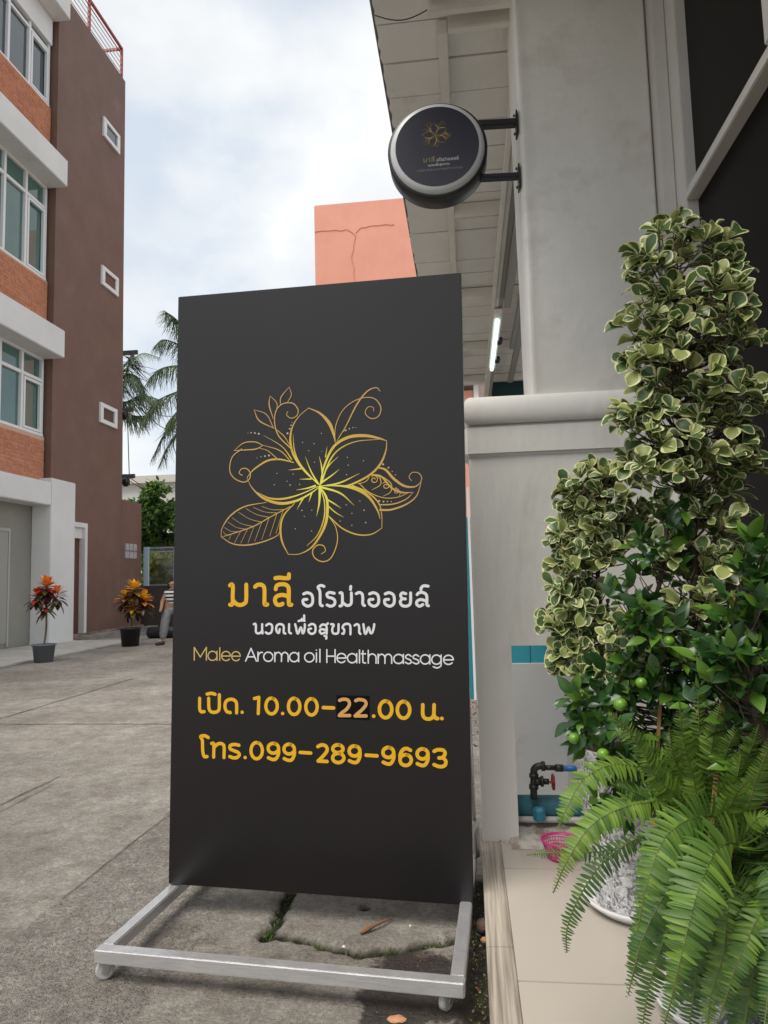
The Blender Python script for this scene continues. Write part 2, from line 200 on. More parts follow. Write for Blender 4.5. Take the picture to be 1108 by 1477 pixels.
PRINT['hours']=[[94.6,1297.2,10.2,95.4,1329.8,10.2,101.1,1338,10.2,110.1,1337.4,10.2],[124.5,1296.6,10.2,125.7,1325.5,10.2,131.7,1336.2,10.2,143.5,1338.8,10.2,155.1,1334.9,10.2,159.7,1324.7,10.2,159.6,1285,10.2],[119.2,1284,10.2,132.9,1281.2,10.2,145.5,1283.8,10.2],[196,1338.2,10.2,184.3,1334.9,10.2,178.4,1320.7,10.2,182.1,1304.4,10.2,197.5,1297.9,10.2,211.2,1302,10.2,216.3,1312.6,10.2,216.5,1338.5,10.2],[234.3,1336.2,10.2,235,1336.2,10.2],[273.9,1294.2,10.2,288.1,1290.3,10.2],[288.1,1290.3,10.2,286.5,1338.9,10.2],[333.8,1292.8,10.2,340.1,1296.8,10.2,344.8,1303.6,10.2,347.1,1312.2,10.2,346.6,1321.4,10.2,343.4,1329.6,10.2,338,1335.7,10.2,331.3,1338.7,10.2,324.2,1338.2,10.2,317.9,1334.2,10.2,313.2,1327.4,10.2,310.9,1318.8,10.2,311.4,1309.6,10.2,314.5,1301.3,10.2,319.9,1295.2,10.2,326.7,1292.2,10.2,333.8,1292.8,10.2],[363.9,1337,10.2,364.7,1337,10.2],[405.5,1291.7,10.2,411.8,1295.8,10.2,416.4,1302.8,10.2,418.6,1311.6,10.2,418.1,1321,10.2,414.9,1329.4,10.2,409.6,1335.6,10.2,402.9,1338.7,10.2,395.9,1338.2,10.2,389.7,1334.1,10.2,385,1327.1,10.2,382.8,1318.3,10.2,383.3,1308.9,10.2,386.5,1300.4,10.2,391.8,1294.2,10.2,398.5,1291.1,10.2,405.5,1291.7,10.2],[460.1,1291.9,10.2,466.3,1296,10.2,470.8,1303,10.2,473,1311.8,10.2,472.4,1321.1,10.2,469.3,1329.5,10.2,464,1335.7,10.2,457.4,1338.8,10.2,450.5,1338.3,10.2,444.3,1334.2,10.2,439.7,1327.3,10.2,437.5,1318.4,10.2,438,1309.1,10.2,441.2,1300.7,10.2,446.5,1294.5,10.2,453.1,1291.4,10.2,460.1,1291.9,10.2],[491.9,1316.4,10.6,524,1316.7,10.6],[646.1,1337.8,10.6,646.8,1337.8,10.6],[687.7,1293.8,10.6,694.2,1297.9,10.6,698.8,1305,10.6,701,1313.9,10.6,700.4,1323.3,10.6,697,1331.7,10.6,691.5,1338,10.6,684.5,1341.1,10.6,677.3,1340.6,10.6,670.9,1336.5,10.6,666.2,1329.5,10.6,664,1320.6,10.6,664.6,1311.2,10.6,668,1302.7,10.6,673.5,1296.4,10.6,680.5,1293.3,10.6,687.7,1293.8,10.6],[741.5,1294.1,10.6,747.9,1298.1,10.6,752.5,1305.2,10.6,754.6,1314,10.6,754,1323.4,10.6,750.6,1331.8,10.6,745.1,1338.1,10.6,738.3,1341.2,10.6,731.1,1340.6,10.6,724.7,1336.6,10.6,720.1,1329.6,10.6,717.9,1320.7,10.6,718.6,1311.3,10.6,721.9,1302.9,10.6,727.5,1296.6,10.6,734.4,1293.5,10.6,741.5,1294.1,10.6],[793.7,1301.7,10.6,793.3,1329,10.6,800.2,1340.1,10.6,814.2,1341.1,10.6,824.8,1331.6,10.6,827,1300.9,10.6],[826.6,1329.9,10.6,830.6,1338.6,10.6,836.9,1339.8,10.6],[848.7,1339.5,10.6,849.4,1339.5,10.6]]
PRINT['hours22']=[[542.4,1294.3,9.8,553.5,1290.5,9.8,568.1,1292.7,9.8,572.8,1304.8,9.8,564.3,1318.9,9.8,547.8,1331.5,9.8,541.2,1338.7,9.8],[541.2,1338.7,9.8,573.3,1337.9,9.8],[591.8,1293.9,9.8,602.7,1290.2,9.8,619,1293.4,9.8,623.6,1303.7,9.8,613.4,1317.8,9.8,597,1332.1,9.8,589.7,1338.5,9.8],[589.7,1338.5,9.8,623.4,1337.7,9.8]]
PRINT['patch']=[[532.6,1279.4,0.4,634.7,1279.1,0.4,634.1,1350.2,0.4,532.3,1348.3,0.4]]
PRINT['phone']=[[124.9,1415.5,10.2,113.1,1410.5,10.2,99.4,1413.4,10.2,105.4,1425.1,10.2,107,1455.5,10.2,111.9,1472.5,10.2,121.7,1472.9,10.2],[136,1433.1,10.2,142.7,1432.9,10.2,143.6,1443.6,10.2,143.2,1473.9,10.2],[144.7,1443.5,10.2,158.2,1433.1,10.2,171.8,1433.7,10.2,177,1442.5,10.2,176.9,1473.8,10.2],[225.1,1435.6,10.2,210.5,1433.6,10.2,197,1437.6,10.2,197.1,1447.2,10.2,208.7,1452.1,10.2,222.2,1457,10.2,226.9,1463.9,10.2,218.5,1472.4,10.2,207,1473.5,10.2,195.4,1470.3,10.2],[245,1471.4,10.2,245.8,1471.4,10.2],[287,1426.4,10.2,293.4,1430.4,10.2,298,1437.3,10.2,300.3,1446.2,10.2,299.8,1455.5,10.2,296.7,1464,10.2,291.3,1470.2,10.2,284.6,1473.4,10.2,277.5,1473,10.2,271.1,1469,10.2,266.4,1462,10.2,264.1,1453.2,10.2,264.6,1443.8,10.2,267.7,1435.3,10.2,273.1,1429,10.2,279.8,1425.9,10.2,287,1426.4,10.2],[339.6,1426.8,10.2,345.4,1429.2,10.2,349.7,1433.3,10.2,351.7,1438.6,10.2,351.2,1444.2,10.2,348.3,1449.3,10.2,343.5,1453.1,10.2,337.3,1455.1,10.2,330.9,1454.9,10.2,325.1,1452.6,10.2,320.8,1448.4,10.2,318.7,1443.2,10.2,319.2,1437.5,10.2,322.1,1432.4,10.2,327,1428.6,10.2,333.2,1426.6,10.2,339.6,1426.8,10.2],[351.8,1440.3,10.2,351.9,1456.1,10.2,344,1471.5,10.2,332.7,1474,10.2,319.5,1469.5,10.2],[389.6,1427.7,10.2,395.3,1430,10.2,399.5,1434.2,10.2,401.6,1439.4,10.2,401.1,1445,10.2,398.2,1450.1,10.2,393.4,1453.9,10.2,387.3,1455.9,10.2,380.9,1455.7,10.2,375.1,1453.3,10.2,370.9,1449.2,10.2,368.9,1444,10.2,369.3,1438.4,10.2,372.2,1433.3,10.2,377.1,1429.4,10.2,383.2,1427.5,10.2,389.6,1427.7,10.2],[401.7,1441.2,10.2,401.7,1456.9,10.2,393.9,1472.2,10.2,382.7,1474.7,10.2,369.6,1470.2,10.2],[419.6,1450.3,10.2,453,1451,10.2],[474.7,1431.5,10.5,487.2,1426.1,10.5,500.4,1429.9,10.5,503.4,1442.3,10.5,492.8,1456.9,10.5,475.8,1473.5,10.5],[475.8,1473.5,10.5,503.3,1473.9,10.5],[541.1,1424.8,10.5,546.5,1426.6,10.5,550.5,1429.8,10.5,552.4,1434,10.5,551.9,1438.4,10.5,549.2,1442.4,10.5,544.5,1445.5,10.5,538.7,1447.1,10.5,532.6,1446.9,10.5,527.1,1445.1,10.5,523.1,1441.9,10.5,521.2,1437.7,10.5,521.6,1433.3,10.5,524.4,1429.2,10.5,529.1,1426.2,10.5,534.9,1424.6,10.5,541.1,1424.8,10.5],[542.5,1449.3,10.5,548.5,1451.4,10.5,552.8,1455.3,10.5,554.9,1460.2,10.5,554.4,1465.4,10.5,551.3,1470.2,10.5,546.2,1473.8,10.5,539.9,1475.7,10.5,533.2,1475.5,10.5,527.2,1473.4,10.5,522.8,1469.6,10.5,520.7,1464.7,10.5,521.2,1459.4,10.5,524.3,1454.6,10.5,529.4,1451,10.5,535.8,1449.1,10.5,542.5,1449.3,10.5],[592,1426.4,10.5,597.6,1428.8,10.5,601.8,1432.9,10.5,603.7,1438.2,10.5,603.2,1443.9,10.5,600.3,1449,10.5,595.5,1452.9,10.5,589.4,1454.9,10.5,583.1,1454.7,10.5,577.4,1452.3,10.5,573.2,1448.2,10.5,571.3,1442.9,10.5,571.8,1437.2,10.5,574.7,1432,10.5,579.5,1428.2,10.5,585.6,1426.2,10.5,592,1426.4,10.5],[603.8,1440,10.5,603.7,1455.9,10.5,595.9,1471.3,10.5,584.7,1473.8,10.5,571.7,1469.4,10.5],[622.6,1451.4,10.5,655.7,1452.3,10.5],[693.9,1427.4,10.5,699.5,1429.7,10.5,703.5,1433.8,10.5,705.4,1439.1,10.5,704.9,1444.7,10.5,702,1449.8,10.5,697.3,1453.6,10.5,691.3,1455.5,10.5,685.1,1455.3,10.5,679.5,1453,10.5,675.4,1448.9,10.5,673.5,1443.6,10.5,674,1438,10.5,676.9,1432.9,10.5,681.7,1429.1,10.5,687.7,1427.1,10.5,693.9,1427.4,10.5],[705.5,1440.8,10.5,705.4,1456.6,10.5,697.6,1471.9,10.5,686.6,1474.3,10.5,673.9,1469.9,10.5],[745.5,1446.3,10.5,751.2,1448.8,10.5,755.4,1453.2,10.5,757.4,1458.8,10.5,756.8,1464.8,10.5,753.8,1470.2,10.5,748.9,1474.3,10.5,742.7,1476.4,10.5,736.2,1476.2,10.5,730.5,1473.7,10.5,726.3,1469.3,10.5,724.3,1463.7,10.5,724.8,1457.7,10.5,727.8,1452.2,10.5,732.8,1448.2,10.5,739,1446.1,10.5,745.5,1446.3,10.5],[724.6,1461.8,10.5,725.1,1445.4,10.5,733.2,1432.2,10.5,744.2,1428.3,10.5,755.7,1432.9,10.5],[795.2,1428.2,10.5,800.7,1430.6,10.5,804.6,1434.6,10.5,806.5,1439.8,10.5,805.9,1445.4,10.5,803.1,1450.4,10.5,798.4,1454.2,10.5,792.5,1456.2,10.5,786.4,1456,10.5,780.9,1453.7,10.5,776.9,1449.6,10.5,775.1,1444.4,10.5,775.6,1438.8,10.5,778.5,1433.7,10.5,783.2,1430,10.5,789.1,1428,10.5,795.2,1428.2,10.5],[806.6,1441.6,10.5,806.3,1457.2,10.5,798.6,1472.3,10.5,787.8,1474.8,10.5,775.3,1470.4,10.5],[824.9,1433.3,10.5,835.7,1428.8,10.5,851.7,1429.7,10.5,856.8,1439.2,10.5,849.6,1449.8,10.5,838.9,1451.9,10.5],[838.9,1451.9,10.5,851.3,1452.1,10.5,858.9,1461.5,10.5,854.5,1473.1,10.5,840.2,1476.3,10.5,824.3,1471.4,10.5]]
PRINT['flower']=[[482.6,642,2.6,434.2,597,4.8,400.7,550.2,6.3,387.1,503.8,7.2,392.4,458,4.1,414,422.9,2.4,446.2,396.9,2],[474.1,637.2,2,420.8,577,5.2,400.6,530.6,3.9,395.8,477.9,0.7],[446.2,396.9,2,484.3,416.6,5.9,514.2,450.8,10.5,528.6,490.5,5.9,532.5,510.2,2],[482.6,642,2.6,497.3,579.9,5.9,527.2,522.9,7.9,573.3,495.8,9.5,625.5,493,9.2,670.7,503.4,5.8,693.7,512.1,2],[486,637.6,5.2,513.8,567.6,4.7,546.9,530.2,3.9,599.3,509.9,2.8,670.6,506.6,1.3],[693.7,512.1,2,690.9,542.7,3.9,673.2,583.4,6.6,637.5,617.2,5.9,579,643.9,5.2,546.4,646,2],[482.6,643.9,2,546.4,646,5.2,598.4,657.3,10.5,637,683.9,7.9,662.3,722.5,5.2,671.6,751.1,1.3],[585.5,647.3,5.2,630.6,667.8,5.2,665.7,700.5,3.9,676.2,738.6,2.6,676.4,779.5,2],[676.4,779.5,2,642.5,797.6,3.5,597.5,796.7,4.3,552.3,776.8,4.1,519.9,747.4,3,506.8,734.4,2],[482.6,647.2,3.3,503.7,683.1,7.1,505.5,734.3,8.7,493.6,778.7,7.9,460.7,828.9,5.2,421.1,852.4,2.5,381.2,854.4,2],[485.9,656.9,2,497,695.8,3.4,495,746.8,3.9,473.8,797.4,3.3,440.9,828.6,1.3],[381.2,854.4,2,361.1,814.4,5.2,355.6,769.3,6.6,367.5,730.9,4.6,400.9,696.3,2],[397.3,567.7,2.6,353.5,556.1,5.2,312.7,558.5,5.9,271.9,581.3,4.8,254.8,597.1,3,244.6,609.9,2],[244.6,609.9,1.3,262,643.3,2.9,299.8,677.1,7.2,354,694.9,8.8,407.6,688,7.2,454.2,665.6,4.1,480.7,647.1,2],[279.2,658.2,1.3,320.1,677.7,5.2,367.4,680.4,5.9,420.9,667.8,3.9,477.3,645.1,2],[477.4,637.3,5.2,454.2,597.7,3.9,435.5,550.3,0.7],[490.6,605.5,5.2,487.4,579.6,3.9,480.8,552.1,0.7],[500.7,554.2,3.9,506,522,0.7],[486,631.2,4.6,507.2,586.8,3.9,541.5,554.5,0.7],[487.3,634.4,5.9,520.3,613,3.9,544.6,594.6,0.7],[493.9,644.3,2,546.4,636.4,5.2,608.4,609.8,0.7],[482.6,647.2,6.6,546.3,668.4,5.2,591.6,708.6,0.7],[503.6,686.3,5.2,526.6,699.8,3.9,549.4,715.1,0.7],[510.2,708.9,3.9,533,728.7,3.3,557.7,743.3,0.7],[482.6,647.2,8.5,480.6,695.3,5.9,471.9,738.6,0.7],[456.1,665.6,5.2,447.5,693.1,0.7],[428.9,680.9,5.2,409,715.8,0.7],[467.4,643.4,5.9,440.9,650.3,3.9,407.5,654.4,0.7],[454.2,621.7,4.6,417.5,621.1,0.7],[420.8,588.1,5.2,381.9,591.2,0.7],[310,690.4,1.3,238.5,701.5,3.9,190.6,729.7,4.6,163.4,768.3,2.6,160.2,795.6,2],[160.2,795.6,2,198.4,817.9,3.5,246.3,823.2,4.3,300.5,813.2,3.8,344.3,796,2.4,352.9,782.1,1.3],[163.7,795.7,1.3,191.2,788.4,2.8,266.3,765.3,3.3,320.4,738.1,2.9,387.6,705.6,2],[191.2,788.4,2,176.4,789.1,1.3,167,779.5,1.3],[218.6,780.5,2,192.5,778.7,1.3,171.6,766.5,1.3],[242.5,773.3,2,209.9,766.4,1.3,182.5,749.1,1.3],[266.3,765.3,2,228.7,756,1.3,196.2,736.3,1.3],[294.8,752.4,2,253.9,741,1.3,218.1,719.2,1.3],[320.4,738.1,2,278.7,728.3,1.3,242,708.1,1.3],[347.3,725.2,2,304.8,720.5,1.3,267.3,705.5,1.3],[368.8,714.7,2,329.1,714,1.3,294.5,703,1.3],[194.6,787.2,1.6,186.5,804.6,1.3],[225.4,779.4,1.6,205.2,814.7,1.3],[249.3,770.2,1.6,225.8,817,1.3],[269.7,764.1,1.6,249.7,817.5,1.3],[294.8,752.4,1.6,272.1,811.4,1.3],[319.1,738.7,1.6,295.1,806.7,1.3],[344,727,1.6,320.7,797.5,1.3],[364.1,717.9,1.6,340.9,789.5,1.3],[663.4,593.9,3.3,689,601.2,6.4,714.3,629.4,7.6,745.7,652.5,6.8,777.2,656.7,4.6,796.2,644.8,2],[796.2,644.8,2.6,800.2,629.2,2.6,790.4,615,2.6,771.5,613.1,2.5,761.8,626,2.2,769.3,638.2,2],[798.1,644.8,2,783.1,685.1,3.4,751.3,709.2,4.9,706.9,723.7,5.9,671.9,724.1,5.9],[773.8,673.5,1.3,751.5,693.6,3.1,713.4,706.9,3.9,668.8,708.2,3.9],[643.9,614.2,2.6,676,621.7,5.2,707.6,657.6,5.9,739.1,672.5,5.2,773.8,673.5,1.3],[608.2,641.7,2.6,637.1,668,2.6,681.8,687.1,2.6,726.3,686.6,2.3,761.2,673.2,2],[601.7,641.5,1.3,624.4,637.1,2.2,636.1,626.7,2.4,638.8,615.9,2],[645.6,619.4,2.6,652.1,617.8,2.6,658.2,619.4,2.6,662.6,623.7,2.6,664.3,629.1,2.6,663.1,634.3,2.6,659.7,638,2.6,655.2,639.3,2.6,650.8,638.3,2.6,647.7,635.5,2.6,646.5,631.9,2.6,647.2,628.5,2.6,649.3,626.2,2.6,652.1,625.4,2.6,654.6,626,2.6,656.2,627.6,2.6,656.7,629.5,2.6],[680.9,642.3,2.6,686.3,639.7,2.6,692,640.1,2.6,696.6,643,2.6,699.1,647.6,2.6,699,652.4,2.6,696.6,656.2,2.6,692.9,658.3,2.6,688.9,658.1,2.6,685.7,656.2,2.6,683.9,653.2,2.6,683.9,650.1,2.6,685.4,647.7,2.6,687.7,646.5,2.6,690,646.6,2.6,691.7,647.7,2.6,692.5,649.3,2.6],[716.3,661.5,2,720.2,660.4,2,724,661.2,2,726.9,663.6,2,728.3,666.8,2,728.1,670,2,726.6,672.7,2,724.1,674.1,2,721.4,674.3,2,719.1,673.2,2,717.6,671.4,2,717.2,669.3,2,717.8,667.5,2,719,666.3,2,720.5,665.9,2,721.9,666.2,2,722.8,667,2],[650.4,614.4,2.6,670.9,624.7,3.1,673.2,647,2.6,646.8,662,1.3],[682.4,623.8,2.6,706.4,644.9,3.1,704.3,670.1,2.6,681.8,682.1,1.3],[720.3,656.7,2,734.1,671.1,2,729.5,686.6,1.3],[530.5,506.8,2,534,458.3,2.2,554,413.7,2.4,587,386.1,2.6,626.3,373.9,2.8,658.8,380.3,3.1,676.7,407.1,3.3,670,433.9,3.1,647.3,441.1,2.8,627.9,424,2.6,635.9,405,2.4,652.1,405.8,2.2,654,417.6,2],[537.1,507.1,1.3,566.9,459.9,2.9,600,396.6,4.5,633,356.1,4.5,662.4,344.8,3,675.2,356.5,2],[537.1,507.1,1.3,550.4,485,1.3,561.6,473.9,1.3],[389.2,523.5,3.3,349.8,482.4,3.3,336,442.1,3.3,339.3,402.5,3.3,359.7,380.4,3.3,393.6,378.9,3.3,411.9,399.7,3,408.6,419.3,2.8,390.3,427,2.5,375.4,416.3,2.2,378.8,404.6,2],[354.2,382.1,2,356.9,356.9,3.3,383.3,326.5,1.3],[383.3,326.5,1.3,390.2,352.2,2.6,376.7,376.6,2],[319.9,351.6,1.3,317.3,381.4,3.9,331.2,425.3,2],[319.9,351.6,1.3,342.6,376.1,2.6,341.3,402.6,2],[267.1,393.4,1.3,284.6,429.6,3.9,334.1,456.6,2],[267.1,393.4,1.3,308.5,410.9,2.6,331.3,453.8,2],[385.8,513.6,1.3,366.8,483.2,2.6,336.1,456.7,2],[391.9,557.7,3.9,360.1,515.8,2.6,298.6,476.8,0.7],[390.6,566.1,2.6,353.4,528.6,2.6,295.4,508.4,1.3],[343.3,552.5,2.6,312.6,526.9,2,285.2,517.8,1.3],[201,522.2,1.3,233.4,499,3.1,271.3,497.4,3.3,297.4,509.8,2],[201,522.2,2,243.9,521.4,3.7,274.9,520,3.7,297.4,509.8,2],[226.6,518,3.3,195.7,542,3.3,187,581.4,3.3,199.8,608.3,3.3,231,623.9,3.3,251.6,616.7,3.3,256.2,597.1,3.3,244.4,582.2,3.2,227.2,581.6,3,219,594.5,2.8,229.4,602.8,2.6],[510.1,737.6,2,532.8,773.2,2.5,537.9,817.6,3,519.5,864.7,3.3,493.4,878.2,3.3,467.2,867.1,3.3,459.3,844.8,3.3,473.8,827.9,3.3,493.5,829.5,3,500,845.4,2.5,486.9,854.7,2]]
PRINT['flower_dots']=[[564.6,473.4,5.9,565.1,473.4,5.9],[576.4,468.7,3.9,577,468.8,3.9],[587.6,466,2.9,588.1,466.1,2.9],[597.4,466.5,2,597.9,466.5,2],[282.5,471.4,5.9,283.1,471.4,5.9],[269.5,468.1,4.9,270,468.2,4.9],[257,466.9,3.9,257.6,466.9,3.9],[246.7,467.1,2,247.2,467.1,2],[316.5,542.2,5.9,317,542.2,5.9],[303.5,543.6,4.9,304.1,543.7,4.9],[290.5,545.1,2.9,291.1,545.1,2.9],[276.9,548.5,2,277.4,548.5,2],[377.3,474.4,5.9,377.9,474.5,5.9],[384.7,460.3,4.9,385.3,460.3,4.9],[388.8,449.3,3.9,389.3,449.3,3.9],[392.1,440.2,2,392.7,440.3,2],[681.9,584.4,5.9,682.4,584.4,5.9],[698.4,595.2,4.9,698.9,595.2,4.9],[709.8,607,2.9,710.3,607.1,2.9],[719.8,618.2,2.9,720.4,618.2,2.9],[668.7,696.2,5.9,669.2,696.2,5.9],[682.1,698.5,4.9,682.6,698.5,4.9],[694.2,698.8,3.9,694.7,698.9,3.9],[705.6,699.2,2.9,706.1,699.2,2.9],[487.3,479.5,2.9,487.8,479.6,2.9],[426.5,505.5,2.9,427.1,505.5,2.9],[464,511.1,2.9,464.5,511.1,2.9],[446.6,532.5,2.9,447.1,532.5,2.9],[488.5,536.8,2,489,536.9,2],[465.2,569.6,2.9,465.8,569.7,2.9],[570.1,558.3,2.9,570.6,558.3,2.9],[620.8,571.2,2.9,621.3,571.2,2.9],[572.6,582.8,2.9,573.1,582.8,2.9],[567.2,612.1,2.9,567.7,612.1,2.9],[343.2,600.2,2.9,343.8,600.3,2.9],[395.8,604.1,2.9,396.3,604.1,2.9],[334.6,635.8,2.9,335.1,635.9,2.9],[376.4,626.2,2.9,376.9,626.2,2.9],[386.5,638.2,3.9,387,638.2,3.9],[417.3,637.3,2.9,417.8,637.3,2.9],[565.4,705.3,2.9,565.9,705.4,2.9],[608.3,694.5,2.9,608.8,694.5,2.9],[583.5,731.9,2.9,584,731.9,2.9],[621.6,723.4,3.9,622.1,723.4,3.9],[546.3,755.1,2.9,546.8,755.1,2.9],[626.5,761.4,3.9,627,761.4,3.9],[583.2,768.6,2.9,583.8,768.6,2.9],[424.7,718.8,3.9,425.2,718.8,3.9],[456.5,719,2.9,457,719,2.9],[432.7,737.6,2.9,433.2,737.6,2.9],[403.4,775.4,2.9,404,775.5,2.9],[455.8,783.6,2.9,456.3,783.6,2.9]]

# ================================================================ SETTING: ground
def hnoise(x, y, s): return noise.noise(Vector((x * s, y * s, 3.1)))
def seg_d(p, a, b):
    ax, ay = a; bx, by = b; dx, dy = bx - ax, by - ay
    t = max(0, min(1, ((p[0] - ax) * dx + (p[1] - ay) * dy) / (dx * dx + dy * dy)))
    return math.hypot(p[0] - ax - t * dx, p[1] - ay - t * dy)
def gp(x, y): v = pZ(x, y, 0); return (v.x, v.y)
crack1 = [gp(418, 1287), gp(407, 1310), gp(398, 1330), gp(386, 1345), gp(384, 1350)]
crack2 = [gp(384, 1346), gp(430, 1352), gp(480, 1366), gp(520, 1374), gp(560, 1369), gp(600, 1362), gp(640, 1357), gp(668, 1350), gp(684, 1342)]
crack3 = [gp(418, 1287), gp(440, 1262), gp(470, 1240)]
hole = gp(527, 1309)
def axis(lo, hi, s0, far_lo, far_hi, g=1.16):
    a = [lo]
    while a[-1] < hi: a.append(a[-1] + s0)
    st = s0
    while a[-1] < far_hi: st *= g; a.append(a[-1] + st)
    st = s0
    while a[0] > far_lo: st *= g; a.insert(0, a[0] - st)
    return a
xs = axis(-1.45, 0.12, 0.011, -300, 300); ys = axis(1.45, 2.6, 0.011, -60, 500)
gv = []; gf = []
for y in ys:
    for x in xs:
        z = 0.0
        near = -1.6 < x < 0.2 and 1.2 < y < 3.0
        if near:
            z += hnoise(x, y, 3) * 0.004 + hnoise(x, y, 22) * 0.0016
            wob = hnoise(x, y, 26) * 0.016 + hnoise(x, y, 90) * 0.008
            for ch, dep, wd in ((crack1, 0.034, 0.019), (crack2, 0.036, 0.017), (crack3, 0.02, 0.012)):
                d = min(seg_d((x, y), ch[i], ch[i + 1]) for i in range(len(ch) - 1)) + wob
                if d < 0.06: z -= dep * math.exp(-(max(d, 0) / wd) ** 2)
            d = math.hypot(x - hole[0], y - hole[1])
            if d < 0.05: z -= 0.04 * math.exp(-(d / 0.017) ** 4)
            # the right front strip has sunk a little
            if x > -0.06 and y < 2.5: z -= 0.02 * min(1, (x + 0.06) / 0.04)
        gv.append((x, y, z))
W_ = len(xs)
for j in range(len(ys) - 1):
    for i in range(W_ - 1):
        a = j * W_ + i; gf.append([a, a + 1, a + 1 + W_, a + W_])

# concrete of the lane: mottled cement, fine aggregate, darker worn bay, a damp patch and painted gap shade
gm = bpy.data.materials.new('lane_concrete'); gm.use_nodes = True
nt = gm.node_tree; nd = nt.nodes; lk = nt.links; b = nd['Principled BSDF']
tcn = nd.new('ShaderNodeTexCoord'); V = tcn.outputs['Object']
def nz(scale, detail=8, rough=0.6, vec=None, dist=0.0):
    n = nd.new('ShaderNodeTexNoise'); n.inputs['Scale'].default_value = scale; n.inputs['Detail'].default_value = detail; n.inputs['Roughness'].default_value = rough; n.inputs['Distortion'].default_value = dist
    lk.new(vec or V, n.inputs['Vector']); return n.outputs[0]
def ramp(inp, p0, c0, p1, c1):
    r = nd.new('ShaderNodeValToRGB'); r.color_ramp.elements[0].position = p0; r.color_ramp.elements[1].position = p1
    r.color_ramp.elements[0].color = (*c0, 1) if isinstance(c0, tuple) else (c0, c0, c0, 1); r.color_ramp.elements[1].color = (*c1, 1) if isinstance(c1, tuple) else (c1, c1, c1, 1)
    lk.new(inp, r.inputs[0]); return r.outputs[0]
def mixc(f, a, c, mode='MIX', fac=None):
    mx = nd.new('ShaderNodeMixRGB'); mx.blend_type = mode
    if f is not None: lk.new(f, mx.inputs[0])
    else: mx.inputs[0].default_value = fac
    for k, q in ((1, a), (2, c)):
        if isinstance(q, tuple): mx.inputs[k].default_value = (*q, 1)
        else: lk.new(q, mx.inputs[k])
    return mx.outputs[0]
def mth(op, a, c=0.0):
    q = nd.new('ShaderNodeMath'); q.operation = op
    for k, z_ in ((0, a), (1, c)):
        if isinstance(z_, (int, float)): q.inputs[k].default_value = z_
        else: lk.new(z_, q.inputs[k])
    return q.outputs[0]
sepn = nd.new('ShaderNodeSeparateXYZ'); lk.new(V, sepn.inputs[0]); SX, SY = sepn.outputs[0], sepn.outputs[1]
base = ramp(nz(1.1, 10, 0.62), 0.32, (0.215, 0.197, 0.170), 0.68, (0.36, 0.335, 0.298))
base = mixc(ramp(nz(7, 8, 0.7), 0.42, 0.0, 0.72, 0.75), base, (0.155, 0.132, 0.104))
base = mixc(ramp(nz(4, 9, 0.75, dist=0.6), 0.56, 0.0, 0.72, 0.6), base, (0.40, 0.37, 0.32))
vor = nd.new('ShaderNodeTexVoronoi'); vor.inputs['Scale'].default_value = 150; lk.new(V, vor.inputs['Vector'])
speck = ramp(vor.outputs['Distance'], 0.16, 0.55, 0.42, 0.0)
vc = nd.new('ShaderNodeHueSaturation'); vc.inputs['Saturation'].default_value = 0.12; vc.inputs['Value'].default_value = 0.42; lk.new(vor.outputs['Color'], vc.inputs['Color'])
# the coarse bay to the right of the long joint
wob = mth('MULTIPLY', mth('SUBTRACT', nz(6, 4), 0.5), 0.10)
bay = ramp(mth('ADD', SX, wob), -1.36, 0.0, -1.30, 1.0)   # ramp clamps: handled below
q = mth('ADD', SX, mth('ADD', wob, 1.34)); bay = mth('GREATER_THAN', q, 0.0)
q2 = mth('GREATER_THAN', mth('ADD', -0.78, mth('MULTIPLY', wob, 4.0)), SX); coarse = mth('MULTIPLY', bay, q2)
base = mixc(mth('MULTIPLY', speck, mth('ADD', 0.55, mth('MULTIPLY', coarse, 0.5))), base, vc.outputs[0])
base = mixc(mth('MULTIPLY', coarse, ramp(nz(40, 6, 0.8), 0.38, 0.6, 0.6, 0.05)), base, (0.13, 0.122, 0.11))
base = mixc(mth('MULTIPLY', mth('SUBTRACT', 1.0, bay), ramp(nz(55, 5, 0.8), 0.5, 0.0, 0.72, 0.45)), base, (0.13, 0.115, 0.095))
# damp dark patch in the front right, then shade painted along the porch gap
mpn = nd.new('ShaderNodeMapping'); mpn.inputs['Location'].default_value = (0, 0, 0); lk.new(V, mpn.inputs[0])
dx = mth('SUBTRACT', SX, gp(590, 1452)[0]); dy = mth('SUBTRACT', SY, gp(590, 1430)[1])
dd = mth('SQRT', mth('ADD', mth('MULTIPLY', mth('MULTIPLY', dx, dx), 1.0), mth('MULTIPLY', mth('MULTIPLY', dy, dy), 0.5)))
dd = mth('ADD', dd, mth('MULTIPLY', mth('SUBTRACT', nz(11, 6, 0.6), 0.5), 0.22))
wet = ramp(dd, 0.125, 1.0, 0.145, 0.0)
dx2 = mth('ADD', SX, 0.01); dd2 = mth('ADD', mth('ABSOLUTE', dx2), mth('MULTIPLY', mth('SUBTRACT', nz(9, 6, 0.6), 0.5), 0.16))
gap_shade = mth('MULTIPLY', ramp(dd2, 0.05, 1.0, 0.065, 0.0), mth('LESS_THAN', SY, 2.05))  # near-black band beside the porch: the gap's shadow put into the concrete colour
wet = mth('MAXIMUM', wet, gap_shade)  # one mask for the damp patch and the painted gap shade
rx = mth('SUBTRACT', SX, gp(590, 1388)[0]); ry = mth('SUBTRACT', SY, gp(590, 1388)[1])
rr_ = mth('ADD', mth('SQRT', mth('ADD', mth('MULTIPLY', rx, rx), mth('MULTIPLY', ry, ry))), mth('MULTIPLY', mth('SUBTRACT', nz(14, 6, 0.6), 0.5), 0.12))
base = mixc(ramp(rr_, 0.05, 0.75, 0.085, 0.0), base, (0.085, 0.045, 0.032))
